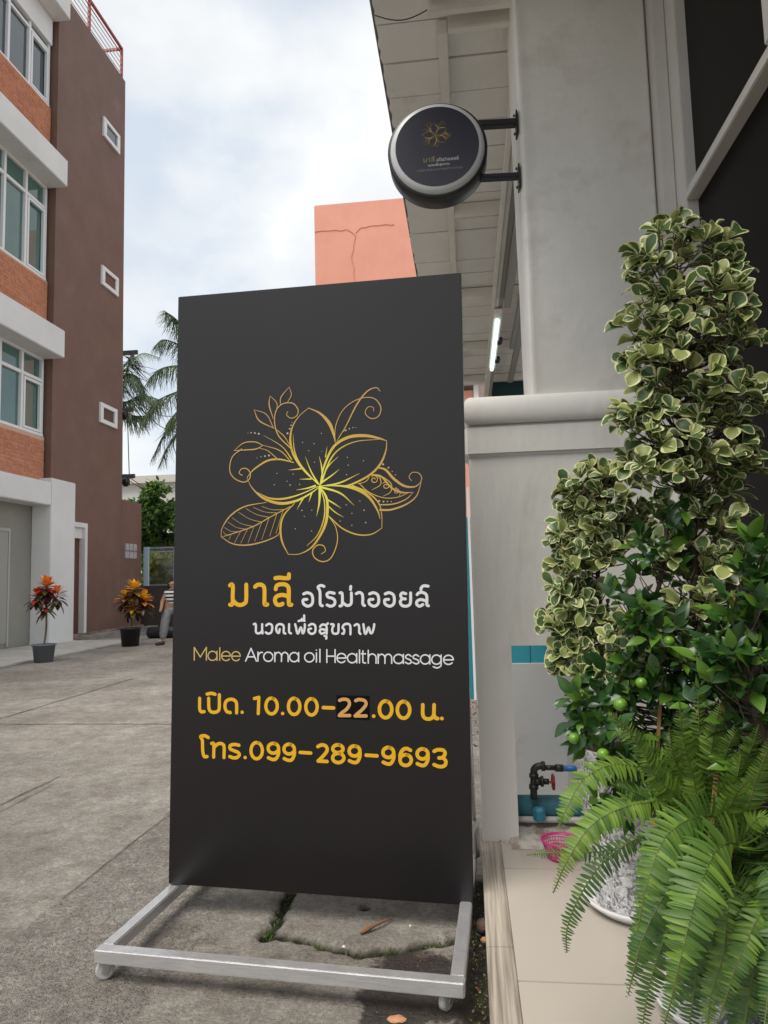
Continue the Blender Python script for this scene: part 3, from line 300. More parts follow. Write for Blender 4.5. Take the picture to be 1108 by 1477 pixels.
base = mixc(mth('MULTIPLY', wet, 0.9), base, (0.028, 0.025, 0.021))
# moss and dirt in the low parts
sz = sepn.outputs[2]
low = ramp(mth('MULTIPLY', sz, -40.0), 0.25, 0.0, 0.8, 1.0)
grain = ramp(nz(75, 6, 0.85), 0.33, 0.48, 0.67, 1.35)
base = mixc(None, base, grain, 'MULTIPLY', 0.9)
base = mixc(None, base, ramp(nz(16, 7, 0.8), 0.35, 0.66, 0.65, 1.22), 'MULTIPLY', 0.85)
base = mixc(None, base, ramp(nz(0.55, 5, 0.6), 0.35, 0.78, 0.65, 1.15), 'MULTIPLY', 0.8)
base = mixc(low, base, ramp(nz(30, 5), 0.45, (0.016, 0.014, 0.011), 0.62, (0.045, 0.06, 0.014)))
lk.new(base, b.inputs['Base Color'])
rg = ramp(wet, 0.0, 0.86, 1.0, 0.28); lk.new(rg, b.inputs['Roughness']); b.inputs['Specular IOR Level'].default_value = 0.35
mpb = nd.new('ShaderNodeMapping'); mpb.inputs['Scale'].default_value = (0.35, 1.6, 1); lk.new(V, mpb.inputs[0])
hgt = mth('ADD', mth('ADD', nz(90, 8, 0.7), mth('MULTIPLY', nz(18, 6, 0.7), 1.2)), mth('MULTIPLY', nz(60, 4, 0.6, vec=mpb.outputs[0]), 0.6))
hgt = mth('ADD', hgt, mth('MULTIPLY', speck, mth('ADD', 0.15, coarse)))
bp = nd.new('ShaderNodeBump'); bp.inputs['Strength'].default_value = 0.9; bp.inputs['Distance'].default_value = 0.008
lk.new(hgt, bp.inputs['Height']); lk.new(bp.outputs[0], b.inputs['Normal'])
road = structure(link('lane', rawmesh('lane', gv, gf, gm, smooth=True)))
road['label'] = 'worn grey brown concrete lane with joints and a cracked slab'

joint_m = mat('joint_dark', (0.055, 0.047, 0.038), 0.95, (0.15, 0.13, 0.105), 9, lo=.4, hi=.62)
def joint(pts, wd):
    mb = MB(); n = len(pts) - 1
    for i in range(n):
        a, c = Vector((*pts[i], 0)), Vector((*pts[i + 1], 0)); k = max(1, int((c - a).length / 0.12))
        s = (c - a).normalized().cross(Vector((0, 0, 1)))
        prev = None
        for j in range(k + 1):
            p = a.lerp(c, j / k) + s * hnoise(*(a.lerp(c, j / k)).xy, 9) * 0.012; ww = wd * (0.6 + 0.5 * abs(hnoise(p.x, p.y, 14)) * 2)
            q = [p - s * ww / 2 + Vector((0, 0, 0.0045)), p + s * ww / 2 + Vector((0, 0, 0.0045))]
            if prev: mb.add([prev[0], prev[1], q[1], q[0]], [[0, 1, 2, 3]])
            prev = q
    mb.build('expansion_joint', joint_m, road)
joint([(-3.62, 2.0), (-3.62, 7.4)], 0.016)
joint([(-9, 5.03), (-2.1, 5.0), (-1.1, 5.0)], 0.014)
joint([(-2.19, 1.2), (-2.19, 3.65)], 0.009)
joint([(-2.13, 2.6), (-2.13, 3.5)], 0.005)
joint([(-1.335, 2.25), (-1.332, 3.3)], 0.004)
joint([(-1.345, 0.8), (-1.34, 1.95)], 0.003)
joint([(-5.9, 7.9), (-5.95, 16)], 0.02)

# paler apron in front of the left building, and its kerb
con_pale = mat('apron_concrete', (0.36, 0.345, 0.31), 0.85, (0.47, 0.455, 0.42), 3, 0.3, 50, dirt=(0.2, 0.18, 0.15))
mb = MB(); mb.box(-7.55, -5.95, 2, 12.5, -0.02, 0.022)
structure(mb.build('apron', con_pale, bevel=0.008))['label'] = 'pale concrete apron in front of the garage'
kerb_m = mat('kerb_concrete', (0.30, 0.28, 0.25), 0.9, (0.16, 0.14, 0.12), 6, 0.5, 40, stretch=(1, .4, 1))
mb = MB()
mb.box(-7.18, -6.98, 12.55, 13.9, -0.02, 0.09); mb.box(-7.18, -6.98, 13.92, 15.5, -0.02, 0.09)
structure(mb.build('kerb', kerb_m, bevel=0.012))['label'] = 'low concrete kerb along the foot of the brown wall'

# ================================================================ LEFT BUILDING
XT, YC = -7.373, 11.85
brown = mat('brown_paint', (0.155, 0.088, 0.064), 0.62, (0.185, 0.108, 0.082), 1.6, 0.12, 30, spec=0.4, dirt=(0.24, 0.15, 0.13), dscale=0.8, dlo=0.6, dhi=0.85)
white_p = mat('white_band_paint', (0.76, 0.76, 0.75), 0.6, (0.69, 0.69, 0.675), 1.2, 0.1, 25, dirt=(0.48, 0.47, 0.44), dscale=1.7, dlo=0.6, dhi=0.9)
brickm = [mat('brick_face_a', (0.46, 0.17, 0.085), 0.8, (0.56, 0.235, 0.125), 9, 0.3, 40), mat('brick_face_b', (0.54, 0.22, 0.12), 0.8, (0.42, 0.15, 0.075), 7, 0.3, 40)]
mortar = mat('brick_mortar', (0.62, 0.42, 0.31), 0.9, (0.55, 0.36, 0.26), 20)
alu = mat('white_window_frame', (0.78, 0.79, 0.79), 0.4)
gl = mat('green_window_glass', (0.055, 0.13, 0.115), 0.04, (0.085, 0.17, 0.155), 1.1, spec=0.85)
gl2 = mat('clear_window_glass', (0.04, 0.06, 0.075), 0.04, spec=0.9)
curtain = mat('pale_curtain', (0.34, 0.44, 0.40), 0.9, (0.28, 0.38, 0.35), 3, stretch=(1, 8, 0.3))
garage_m = mat('garage_wall', (0.30, 0.29, 0.245), 0.8, (0.25, 0.24, 0.20), 1.0, 0.1, 20)
bld = thing('apartment_building', 'four storey brown and white building with brick panels and a red roof railing', 'building', (XT, 13, 0))
# tower (hollowed by a doorway)
def wallbox(name, m_, *a, bevel=0.01, label=None, par=None):
    q = MB(); q.box(*a); return q.build(name, m_, par or bld, bevel=bevel, label=label)
mb = MB()
YF, ZT = 14.49, 12.48
D0, D1, DZ = 12.42, 13.1, 2.23
mb.box(XT - 4, XT, YC, YF, DZ, ZT); mb.box(XT - 4, XT, YC, D0, 0, DZ); mb.box(XT - 4, XT, D1, YF, 0, DZ)
mb.box(XT - 4, XT - 0.16, D0, D1, 0, DZ)
mb.build('tower_wall', brown, bld)
mb = MB(); mb.box(XT - 1.2, XT - 0.003, YF, 15.46, 0, 2.862); mb.build('low_wing_wall', brown, bld, bevel=0.012)
mb = MB(); mb.box(XT - 0.2, XT + 0.05, 13.12, 15.5, 0, 0.115); mb.box(XT - 0.2, XT + 0.05, 12.5, 13.1, 0, 0.11)
mb.build('plinth', mat('brown_plinth', (0.17, 0.095, 0.075), 0.8, (0.34, 0.27, 0.23), 5, 0.3, 30, stretch=(1, 1, 4)), bld, bevel=0.01)
# door surround and door
mb = MB(); mb.box(XT - 0.155, XT + 0.018, D1 - 0.09, D1 - 0.002, 0.115, DZ - 0.002); mb.box(XT - 0.155, XT + 0.018, D0 + 0.002, D1 - 0.092, DZ - 0.09, DZ - 0.002)
mb.build('door_surround', white_p, bld)
wood = mat('dark_red_wood', (0.09, 0.028, 0.018), 0.45, (0.15, 0.05, 0.03), 3, 0.1, 20, stretch=(1, 6, 0.4))
mb = MB(); mb.box(XT - 0.13, XT - 0.10, D0, D1 - 0.09, 0.115, DZ - 0.30); dr = mb.build('door', wood, bld)
mb = MB(); mb.box(XT - 0.13, XT - 0.04, D0, D1 - 0.091, DZ - 0.30, DZ - 0.091); mb.build('door_lintel', white_p, bld)
mb = MB()
for z0, z1 in ((0.25, 0.9), (1.0, 1.75)): mb.box(XT - 0.10, XT - 0.09, D0 + 0.1, D1 - 0.2, z0, z1)
mb.build('door_panel', wood, dr, bevel=0.01)
# small square vents of the tower
for z0, z1 in ((4.34, 4.76), (7.26, 7.68), (10.53, 10.97)):
    q = MB(); t = 0.085; y0, y1 = 13.5, 14.2
    q.box(XT - 0.04, XT + 0.045, y0, y1, z0, z0 + t); q.box(XT - 0.04, XT + 0.045, y0, y1, z1 - t, z1)
    q.box(XT - 0.04, XT + 0.045, y0, y0 + t + .03, z0 + t, z1 - t); q.box(XT - 0.04, XT + 0.045, y1 - t - .03, y1, z0 + t, z1 - t)
    w_ = q.build('small_window', alu, bld, bevel=0.005)
    q = MB(); q.box(XT + 0.002, XT + 0.012, y0 + t, y1 - t, z0 + t, z1 - t)
    q.build('pane', gl2 if z0 > 10 else mat('dark_pane', (0.07, 0.045, 0.04), 0.25), w_)
# glass blocks
gbm = mat('glass_block', (0.42, 0.46, 0.46), 0.12, (0.30, 0.34, 0.34), 20, spec=0.7)
ys_ = [14.66 + i * 0.185 for i in range(3)]
for i in range(3):
    for j in range(2):
        q = MB(); q.box(XT - 0.02, XT + 0.02, ys_[i], ys_[i] + 0.17, 1.59 + j * 0.17, 1.745 + j * 0.17); q.build('glass_block', gbm, bld, bevel=0.012)
# facade core behind the windows
mb = MB(); mb.box(XT - 4, -7.62, 4, YC - 0.003, 2.55, ZT - 0.6); mb.build('facade_core', garage_m, bld)
# bands
bands = [(2.40, 2.845), (5.145, 5.655), (8.415, 8.925), (11.75, 12.5)]
for k, (z0, z1) in enumerate(bands):
    if k == 0: mb = MB(); mb.box(-7.62, -7.235, 4, 11.66, 2.44, z1)
    else: mb = MB(); mb.box(-7.62, -7.14, 4, YC - 0.004, z0, z1)
    mb.build('white_band', white_p, bld, bevel=0.012)
# deep shaded return between facade and tower is the tower's own side wall
# pillar with its raised head, garage recess
mb = MB(); mb.box(-7.60, -7.234, 11.662, 12.44, 0, 2.93); mb.build('pillar', white_p, bld, bevel=0.012)
mb = MB(); mb.box(-7.70, -7.602, 4, 12, 0, 2.55); gw = mb.build('garage_back_wall', garage_m, bld)
mb = MB(); mb.box(-7.601, -7.585, 10.2, 11.02, 0.1, 1.95); mb.build('garage_door_leaf', mat('garage_leaf', (0.33, 0.32, 0.28), 0.6), bld, bevel=0.006)
mb = MB()
for a_, b_ in (((10.15), (10.2)), ((11.02), (11.06))): mb.box(-7.6, -7.575, a_, b_, 0.05, 2.0)
mb.box(-7.6, -7.575, 10.2, 11.02, 1.95, 2.0); mb.build('garage_door_frame', mat('garage_frame', (0.42, 0.41, 0.37), 0.6), bld)
# lintel above the top windows
mb = MB(); mb.box(-7.56, -7.46, 4, 11.79, 11.22, 11.748); mb.build('lintel', white_p, bld, bevel=0.008)
# brick panels
BX = -7.475
# sill heights per storey and brick zones
zones = [(2.847, 3.70, True), (5.657, 6.60, False), (8.927, 9.98, False)]
bl, bh, jt = 0.178, 0.056, 0.009
unit = [rawmesh('brick', [Vector(p) for p in [(x, y, z) for z in (0, bh) for y in (0, bl) for x in (-0.02, 0.0)]], [[0, 2, 3, 1], [4, 5, 7, 6], [0, 1, 5, 4], [2, 6, 7, 3], [0, 4, 6, 2], [1, 3, 7, 5]], bm_, bevel=0.003) for bm_ in brickm]
half = [rawmesh('brick', [Vector(p) for p in [(x, y, z) for z in (0, bh) for y in (0, bl / 2 - jt / 2) for x in (-0.02, 0.0)]], [[0, 2, 3, 1], [4, 5, 7, 6], [0, 1, 5, 4], [2, 6, 7, 3], [0, 4, 6, 2], [1, 3, 7, 5]], bm_, bevel=0.003) for bm_ in brickm]
for z0, z1, single in zones:
    mb = MB(); mb.box(-7.62, BX - 0.006, 4, 11.80, z0, z1 - 0.002); mb.build('mortar_bed', mortar, bld)
    rows = int((z1 - z0 - 0.01) / (bh + jt)); MBs = MB(); n = 0
    for r_ in range(rows):
        z = z0 + 0.008 + r_ * (bh + jt); y = 11.80 - bl - 0.002; first = r_ % 2 == 1
        if first: y = 11.80 - 0.002 - (bl / 2 - jt / 2)
        while y > 4.2:
            hf = first; first = False
            xo = BX + random.uniform(-0.003, 0.003); ln = (bl / 2 - jt / 2) if hf else bl
            if single and y > 9.9 and n < 290:
                o = link('brick', random.choice(half if hf else unit), bld, Vector((xo, y, z)) - bld.location); n += 1
            else:
                k = 0 if random.random() < 0.5 else 1; MBs.box(xo - 0.02, xo, y, y + ln, z, z + bh, k)
            y -= bl + jt
    if MBs.v: MBs.build('brickwork', brickm, bld, kind='stuff')
# windows: bays of 0.585 m, a transom light over a tall light
WX = -7.545
yend = 11.79; bay_w = 0.585
for (zs, zt, zh, g_) in ((3.70, 4.69, 5.143, gl), (6.60, 7.95, 8.413, gl), (9.98, 11.08, 11.60, gl2)):
    f = MB(); f.box(WX - 0.04, WX + 0.05, 4, yend, zs, zs + 0.05)
    f.box(WX - 0.04, WX + 0.035, 4, yend, zt, zt + 0.06)
    f.box(WX - 0.04, WX + 0.035, 4, yend, zh - 0.05, zh)
    k = 0; y = yend
    fr = None
    while y > 4:
        f.box(WX - 0.04, WX + 0.042, y - 0.06, y - 0.001, zs + 0.051, zh - 0.051); y -= bay_w; k += 1
    fr = f.build('window_frame', alu, bld, bevel=0.004)
    y = yend; k = 0
    while y - bay_w > 4.0:
        y0, y1 = y - bay_w, y - 0.061
        q = MB(); q.box(WX - 0.02, WX - 0.012, y0, y1, zs + 0.05, zt); q.build('pane', g_, fr)
        q = MB(); q.box(WX - 0.02, WX - 0.012, y0, y1, zt + 0.06, zh - 0.05); q.build('pane', g_, fr)
        if k == 0:     # opening sash on the last bay
            q = MB(); t = 0.045
            q.box(WX + 0.0, WX + 0.05, y0 + 0.01, y1 - 0.01, zt - 0.07, zt - 0.025); q.box(WX, WX + 0.05, y0 + 0.01, y1 - 0.01, zs + 0.06, zs + 0.1)
            q.box(WX, WX + 0.05, y0 + 0.01, y0 + 0.05, zs + 0.1, zt - 0.07); q.box(WX, WX + 0.05, y1 - 0.05, y1 - 0.01, zs + 0.1, zt - 0.07)
            q.build('sash', alu, fr)
        y -= bay_w; k += 1
# roof railing
red = mat('red_rail_paint', (0.30, 0.045, 0.05), 0.5); grail = mat('pale_rail', (0.75, 0.72, 0.72), 0.5)
mb = MB(); mb.beam((XT - 0.05, 9.0, 13.22), (XT - 0.05, 14.42, 13.22), 0.05, 0.05); 
rl = mb.build('roof_railing', red, bld)
for y in (14.40, 13.0, 11.6, 10.2):
    q = MB(); q.beam((XT - 0.05, y, 12.46), (XT - 0.05, y, 13.2), 0.05, 0.05); q.build('rail_post', red, rl)
for z in (12.6, 12.72, 12.84, 12.96, 13.08):
    q = MB(); q.tube([(XT - 0.05, 9.0, z), (XT - 0.05, 14.4, z)], 0.012, 6); q.build('rail_bar', grail if z < 13 else red, rl)
q = MB()
q.beam((XT - 0.05, 14.4, 13.22), (XT - 3.5, 14.4, 13.22), 0.05, 0.05); q.build('rail_bar', red, rl)
q = MB(); q.box(XT - 0.9, XT - 0.3, 13.7, 14.2, 12.481, 12.75); q.build('roof_tank', mat('tank_grey', (0.24, 0.22, 0.21), 0.8), bld, bevel=0.02)

# ================================================================ BACKGROUND beyond the lane
salm = mat('salmon_paint', (0.66, 0.285, 0.20), 0.75, (0.71, 0.32, 0.235), 0.35, 0.0, dirt=(0.58, 0.25, 0.18), dscale=0.25, dlo=0.5, dhi=0.8)
sb = thing('salmon_building', 'salmon pink rendered block rising behind the eaves', 'building', (-1.5, 31, 0))
a = pY(453, 296, 30); c_ = pY(600, 285, 30)
mb = MB(); mb.box(a.x, 5.0, 30, 38, 0, 17.82); mb.build('wall', salm, sb, bevel=0.03)
crk = MB()
def spl0(p):
    o = []
    for i in range(len(p) - 1):
        for k in range(6): q = p[i].lerp(p[i + 1], k / 6); o.append(q + Vector((hnoise(q.z, q.x, 2.3), 0, hnoise(q.x, q.z, 2.9))) * .09)
    return o
cp = [[(455, 334), (500, 331), (512, 340), (510, 355), (508, 378), (512, 400), (513, 411)], [(512, 336), (520, 328), (540, 324), (575, 325)]]
for ch in cp:
    w3 = [pY(x, y, 29.985) for x, y in ch]
    w4 = spl0(w3); crk.tube(w4, 0.011, 5)
crk.build('wall_crack', mat('crack_line', (0.56, 0.23, 0.16), 0.9), sb)
# second salmon and white house seen low under the eaves
sb2 = thing('distant_house', 'salmon and white house glimpsed under the far end of the eaves', 'building', (0.6, 26, 0))
p0 = pY(640, 590, 26); p1 = pY(694, 562, 26)
mb = MB(); mb.box(p0.x, pY(683, 560, 26).x, 26, 29.5, 0, pY(680, 563, 26).z); mb.build('wall', salm, sb2)
mb = MB(); mb.box(pY(683, 560, 26).x + .003, pY(690, 560, 26).x, 25.9, 29.5, 0, pY(680, 555, 26).z); mb.build('white_wall', white_p, sb2)
mb = MB(); mb.box(p0.x - .4, pY(700, 560, 26).x, 25.6, 29.5, pY(680, 553, 26).z, pY(680, 549, 26).z); mb.build('roof_edge', white_p, sb2)
# pale far roof behind the trees
fb = thing('far_shed', 'pale grey long low roof beyond the green tree', 'building', (-18, 42, 0))
p0 = pY(205, 690, 42); p1 = pY(262, 681, 42)
mb = MB(); mb.box(p0.x - 3, p1.x + 8, 42, 50, 0, p0.z - 0.35); mb.build('wall', mat('far_wall', (0.55, 0.55, 0.53), 0.8), fb)
mb = MB(); mb.box(p0.x - 3.3, p1.x + 8.3, 41.6, 50.3, p0.z - 0.35, p0.z + 0.1); mb.build('roof', mat('far_roof', (0.50, 0.48, 0.44), 0.7), fb)
# ---- gate at the end of the lane
gt = thing('mesh_gate', 'pale blue framed wire mesh gate with dark sheet metal lower half at the lane end', 'gate', (-6, 15.7, 0))
pb = mat('pale_blue_paint', (0.42, 0.53, 0.60), 0.5); dksheet = mat('dark_sheet_metal', (0.035, 0.028, 0.026), 0.6, (0.06, 0.045, 0.04), 3)
GY = 15.7
gx0 = pY(206, 800, GY).x; gx1 = -1.8; gzt = pY(215, 790, GY).z; gzm = pY(215, 845, GY).z
mb = MB(); mb.box(pY(207, 800, GY).x, pY(214, 800, GY).x, GY, GY + .06, gzm, gzt + .02); mb.build('gate_post', pb, gt)
for x in (pY(252, 800, GY).x, -4.5, -3.1, -1.8):
    mb = MB(); mb.box(x - .03, x + .03, GY, GY + .05, gzm, gzt); mb.build('gate_post', mat('galv', (0.42, 0.44, 0.44), 0.45, metal=0.6), gt)
for z in (gzt, gzt - 0.09, gzm + .02):
    mb = MB(); mb.box(pY(206, 800, GY).x, gx1, GY + .061, GY + .09, z - .02, z + .012); mb.build('gate_rail', mat('galv', (0,) * 3), gt)
mb = MB(); x = gx0
while x < gx1 + 1:
    for s in (-1, 1):
        x2 = x + s * (gzt - gzm)
        a_, b_ = Vector((x, GY + .03, gzm)), Vector((x2, GY + .032, gzt))
        if gx0 <= x2 <= gx1 and gx0 <= x <= gx1: mb.tube([a_, b_], 0.004, 3, cap=False)
    x += 0.07
mb.build('wire_mesh', mat('galv', (0,) * 3), gt, kind='stuff')
x = pY(203, 880, GY).x
while x < gx1:
    mb = MB(); mb.box(x, min(x + .72, gx1), GY + .0, GY + .04, 0.04, gzm - .005); mb.build('sheet_panel', dksheet, gt, bevel=0.006); x += .73
# ---- black rolled thing on the ground by the gate
mb = MB(); c1 = gp(207, 922); c2 = (gp(207, 922)[0] + 0.62, gp(207, 922)[1] + .02)
mb.lathe((c1[0], c1[1] + .2, 0.105), [(0.001, 0), (0.085, 0.0), (0.105, 0.03), (0.105, 0.72), (0.085, 0.75), (0.001, 0.75)], 18, axis='X')
tag(mb.build('black_drum', mat('black_plastic', (0.012, 0.012, 0.014), 0.4), smooth=True, at=(c1[0], c1[1], 0)), 'black plastic drum lying on its side before the dark gate', 'drum')

# ---- foliage helpers
def leafcard(n=7, wfun=None, fold=0.18, bend=-0.15):
    wfun = wfun or (lambda t: 0.20 * math.sin(math.pi * t ** 0.8) + 0.004)
    v = []; f = []
    for i in range(n + 1):
        t = i / n; w_ = wfun(t); z = bend * t * t
        v += [(-w_, t, z + fold * w_), (0, t, z), (w_, t, z + fold * w_)]
    for i in range(n):
        for k in (0, 1):
            a = i * 3 + k; f.append([a, a + 1, a + 4, a + 3])
    return v, f
def orient(d, nrm):
    d = Vector(d).normalized(); nrm = Vector(nrm)
    x = d.cross(nrm)
    if x.length < 1e-4: x = d.cross(Vector((1, 0, 0.1)))
    x.normalize(); z = x.cross(d)
    return Matrix((x, d, z)).transposed()
def rv(s=1.0): return Vector((random.gauss(0, 1), random.gauss(0, 1), random.gauss(0, 1))) * s
def put(mb, vf, loc, rot, s, mi=0, mis=None):
    v, f = vf; b = len(mb.v)
    mb.v += [loc + rot @ (Vector(p) * s) for p in v]; mb.f += [[b + i for i in q] for q in f]
    mb.m += (mis if mis else [mi] * len(f))
def crown(mb, c, rad, n, leaf, s0, s1, nmat, dens=0.45):
    for _ in range(n):
        d = rv().normalized(); r = random.random() ** dens
        p = Vector(c) + Vector((d.x * rad[0], d.y * rad[1], d.z * rad[2])) * r
        if noise.noise(p * 1.9) < -0.16: continue
        put(mb, leaf, p, orient(rv() + Vector((0, -0.3, -0.5)), rv(0.7) + Vector((0, -0.4, 1))), random.uniform(s0, s1), random.randrange(nmat))
tl = leafcard(2, lambda t: (0.05, 0.24, 0.01)[int(round(t * 2))])
gA = [mat('tree_leaf_a', (0.09, 0.20, 0.035), 0.5, trans=0.4), mat('tree_leaf_b', (0.20, 0.34, 0.06), 0.5, trans=0.4), mat('tree_leaf_c', (0.04, 0.11, 0.025), 0.5, trans=0.3)]
gY = [mat('hedge_leaf_a', (0.20, 0.24, 0.03), 0.5, trans=0.3), mat('hedge_leaf_b', (0.10, 0.18, 0.03), 0.5, trans=0.3), mat('hedge_leaf_c', (0.30, 0.28, 0.03), 0.5, trans=0.3)]
bark = mat('bark', (0.16, 0.13, 0.10), 0.9, (0.09, 0.07, 0.055), 18, 0.6, 60, stretch=(1, 1, .3))
def tree(label, lobes, trunk, n, mats_, s0, s1, Y, cat='tree'):
    base = pY(trunk[0], 905, Y); t = thing('leafy_tree', label, cat, (base.x, Y, 0))
    mb = MB()
    for (x, y, rx, ry) in lobes:
        c = pY(x, y, Y + random.uniform(-.3, .3)); k = Y / F
        crown(mb, c, (rx * k, rx * k, ry * k), n, tl, s0, s1, 3)
    mb.build('crown', mats_, t)
    mb = MB(); tp = pY(lobes[0][0], lobes[0][1], Y)
    mb.tube([(base.x, Y, 0), (base.x + .1, Y, tp.z * .5), tp], [0.11, 0.09, 0.04], 8)
    for l in lobes[1:]: mb.tube([(base.x + .1, Y, tp.z * .5), pY(l[0], l[1], Y)], [0.06, 0.02], 6)
    mb.build('trunk', bark, t)
tree('green leafy tree rising above the mesh gate', [(226, 728, 26, 38), (205, 765, 24, 34), (240, 775, 24, 38), (275, 760, 40, 55)], (230,), 2600, gA, 0.09, 0.2, 18.5)
tree('lower dark green tree at the edge of the brown wall', [(190, 735, 20, 16), (212, 800, 26, 28), (160, 750, 24, 22)], (205,), 1500, [gA[1], gA[0], gA[2]], 0.09, 0.19, 20.5)
tree('yellow green shrub behind the wire mesh', [(235, 815, 26, 18), (222, 845, 26, 22), (262, 820, 24, 30), (246, 846, 22, 24)], (240,), 800, gY, 0.10, 0.2, 17.0, 'shrub')

# ---- coconut palms
pin = leafcard(3, lambda t: 0.026 * (1 - t * .85), 0.3, -0.25)
pm = [mat('palm_leaf_a', (0.10, 0.17, 0.075), 0.5, trans=0.2), mat('palm_leaf_b', (0.18, 0.26, 0.09), 0.5, trans=0.25), mat('palm_leaf_c', (0.055, 0.10, 0.05), 0.5, trans=0.15)]
def spl(pts, n):
    pts = [Vector(p) for p in pts]; P_ = [2 * pts[0] - pts[1]] + pts + [2 * pts[-1] - pts[-2]]; o = []
    for k in range(n + 1):
        t = k / n * (len(pts) - 1); i = min(int(t), len(pts) - 2); u = t - i; a, b, c, d = P_[i:i + 4]
        o.append(0.5 * ((2 * b) + (c - a) * u + (2 * a - 5 * b + 4 * c - d) * u * u + (3 * b - a - 3 * c + d) * u ** 3))
    return o
def palm(label, crown_px, Y, fronds, kinds):
    c = pY(*crown_px, Y); t = thing('coconut_palm', label, 'palm', (c.x, Y, 0))
    mb = MB(); mb.tube(spl([(c.x + .3, Y, 0), (c.x + .15, Y, c.z * .5), (c.x, Y, c.z)], 14), [0.17 - 0.004 * i for i in range(15)], 10); mb.build('trunk', bark, t)
    for pts, k, L_ in fronds:
        w3 = [c] + [pY(x, y, Y + dy) for x, y, dy in pts]
        ps = spl(w3, 46); mb = MB(); mb.tube(ps[::3], [0.03 - 0.0016 * i for i in range(len(ps[::3]))], 4, mi=1)
        for i in range(4, 46):
            d = (ps[min(i + 1, 46)] - ps[i - 1]).normalized(); sx = d.cross(Vector((0, 0.1, 1))).normalized()
            l = L_ * (math.sin(math.pi * (0.12 + 0.8 * i / 46)) * .8 + .2)
            for s in (-1, 1):
                for _ in range(2):
                    dd = sx * s * random.uniform(.5, .9) + d * random.uniform(.3, .7) + Vector((0, 0, -random.uniform(.5, 1.1)))
                    put(mb, pin, ps[i] + d * random.uniform(-.03, .03), orient(dd, rv(.4) + Vector((0, -.4, 1))), l * random.uniform(.7, 1.1), random.choice(k))
        mb.build('frond', pm, t)
palm('coconut palm with drooping fronds partly behind the black sign', (300, 540), 16.8,
     [([(262, 470, 0), (236, 447, 0)], [0, 2], .7), ([(270, 505, .5), (238, 490, .3), (222, 500, 0)], [2, 0], .6), ([(262, 528, -.5), (230, 533, -.5), (212, 552, -.5)], [0, 1], .6),
      ([(262, 562, 0), (225, 580, .2), (200, 618, 0)], [0, 1, 2], .7), ([(272, 575, -.4), (250, 600, -.5), (240, 612, -.6)], [0, 1], .7), ([(268, 590, .4), (238, 625, .5), (218, 665, .4)], [2], .55), ([(272, 600, 0), (245, 640, 0), (230, 673, 0)], [2, 0], .5),
      ([(330, 500, 0), (360, 520, 0)], [0], .8), ([(300, 500, 1), (290, 470, 1.5)], [0], .8)], 0)
palm('coconut palm mostly hidden behind the tall brown wall', (160, 560), 18.5,
     [([(185, 528, 0), (205, 510, 0), (233, 517, 0)], [1], .35), ([(182, 540, 0), (200, 545, 0), (206, 562, 0)], [2, 0], .9), ([(180, 550, 0), (186, 520, 0), (192, 510, 0)], [2], .9), ([(178, 580, 0), (205, 570, 0), (240, 580, 0)], [0, 2], .9), ([(178, 590, 0), (196, 600, 0), (222, 598, 0)], [0], .7),
      ([(130, 520, 0), (110, 540, 0)], [0], .9)], 0)

# ---- utility pole with steel arms and wires
PY = 16.1; pc = pY(170, 600, PY)
up_ = thing('utility_pole', 'concrete utility pole with steel arms peeping past the brown wall', 'pole', (pc.x, PY, 0))
steel = mat('arm_steel', (0.17, 0.165, 0.17), 0.5, (0.11, 0.10, 0.10), 10, metal=0.3)
mb = MB(); mb.tube([(pc.x, PY, 0), (pc.x, PY, 9.2)], [0.14, 0.10], 10); mb.build('pole', mat('pole_concrete', (0.36, 0.35, 0.33), 0.9), up_)
for xe, y in ((203, 511), (197, 593), (199, 688)):
    e = pY(xe, y, PY); mb = MB(); mb.beam((pc.x - 1, PY - .16, e.z), (e.x, PY - .16, e.z), 0.06, 0.10); mb.build('cross_arm', steel, up_)
    if y > 520:
        q = pY(xe - 12, y + 9, PY); mb = MB(); mb.lathe((q.x, PY - .2, q.z), [(.001, .12), (.05, .11), (.1, .05), (.1, -.02), (.05, -.1), (.001, -.11)], 12); mb.build('insulator', mat('insulator_black', (.012, .012, .014), .35), up_, smooth=True)
mb = MB()
for (x0, y0, x1, y1, dy) in ((178, 556, 262, 625, 4), (178, 562, 262, 598, 6), (184, 604, 187, 700, 0), (180, 690, 262, 697, 6), (180, 684, 262, 704, 8)):
    a, b = pY(x0, y0, PY), pY(x1, y1, PY + dy); mb.tube([a.lerp(b, k / 8) + Vector((0, 0, -.3 * math.sin(math.pi * k / 8) * (dy > 0))) for k in range(9)], 0.011, 5)
tag(mb.build('overhead_wires', mat('wire_black', (.015, .015, .02), .5), at=(pc.x, PY, 5)), 'thin dark service wires running from the utility pole', 'wires')

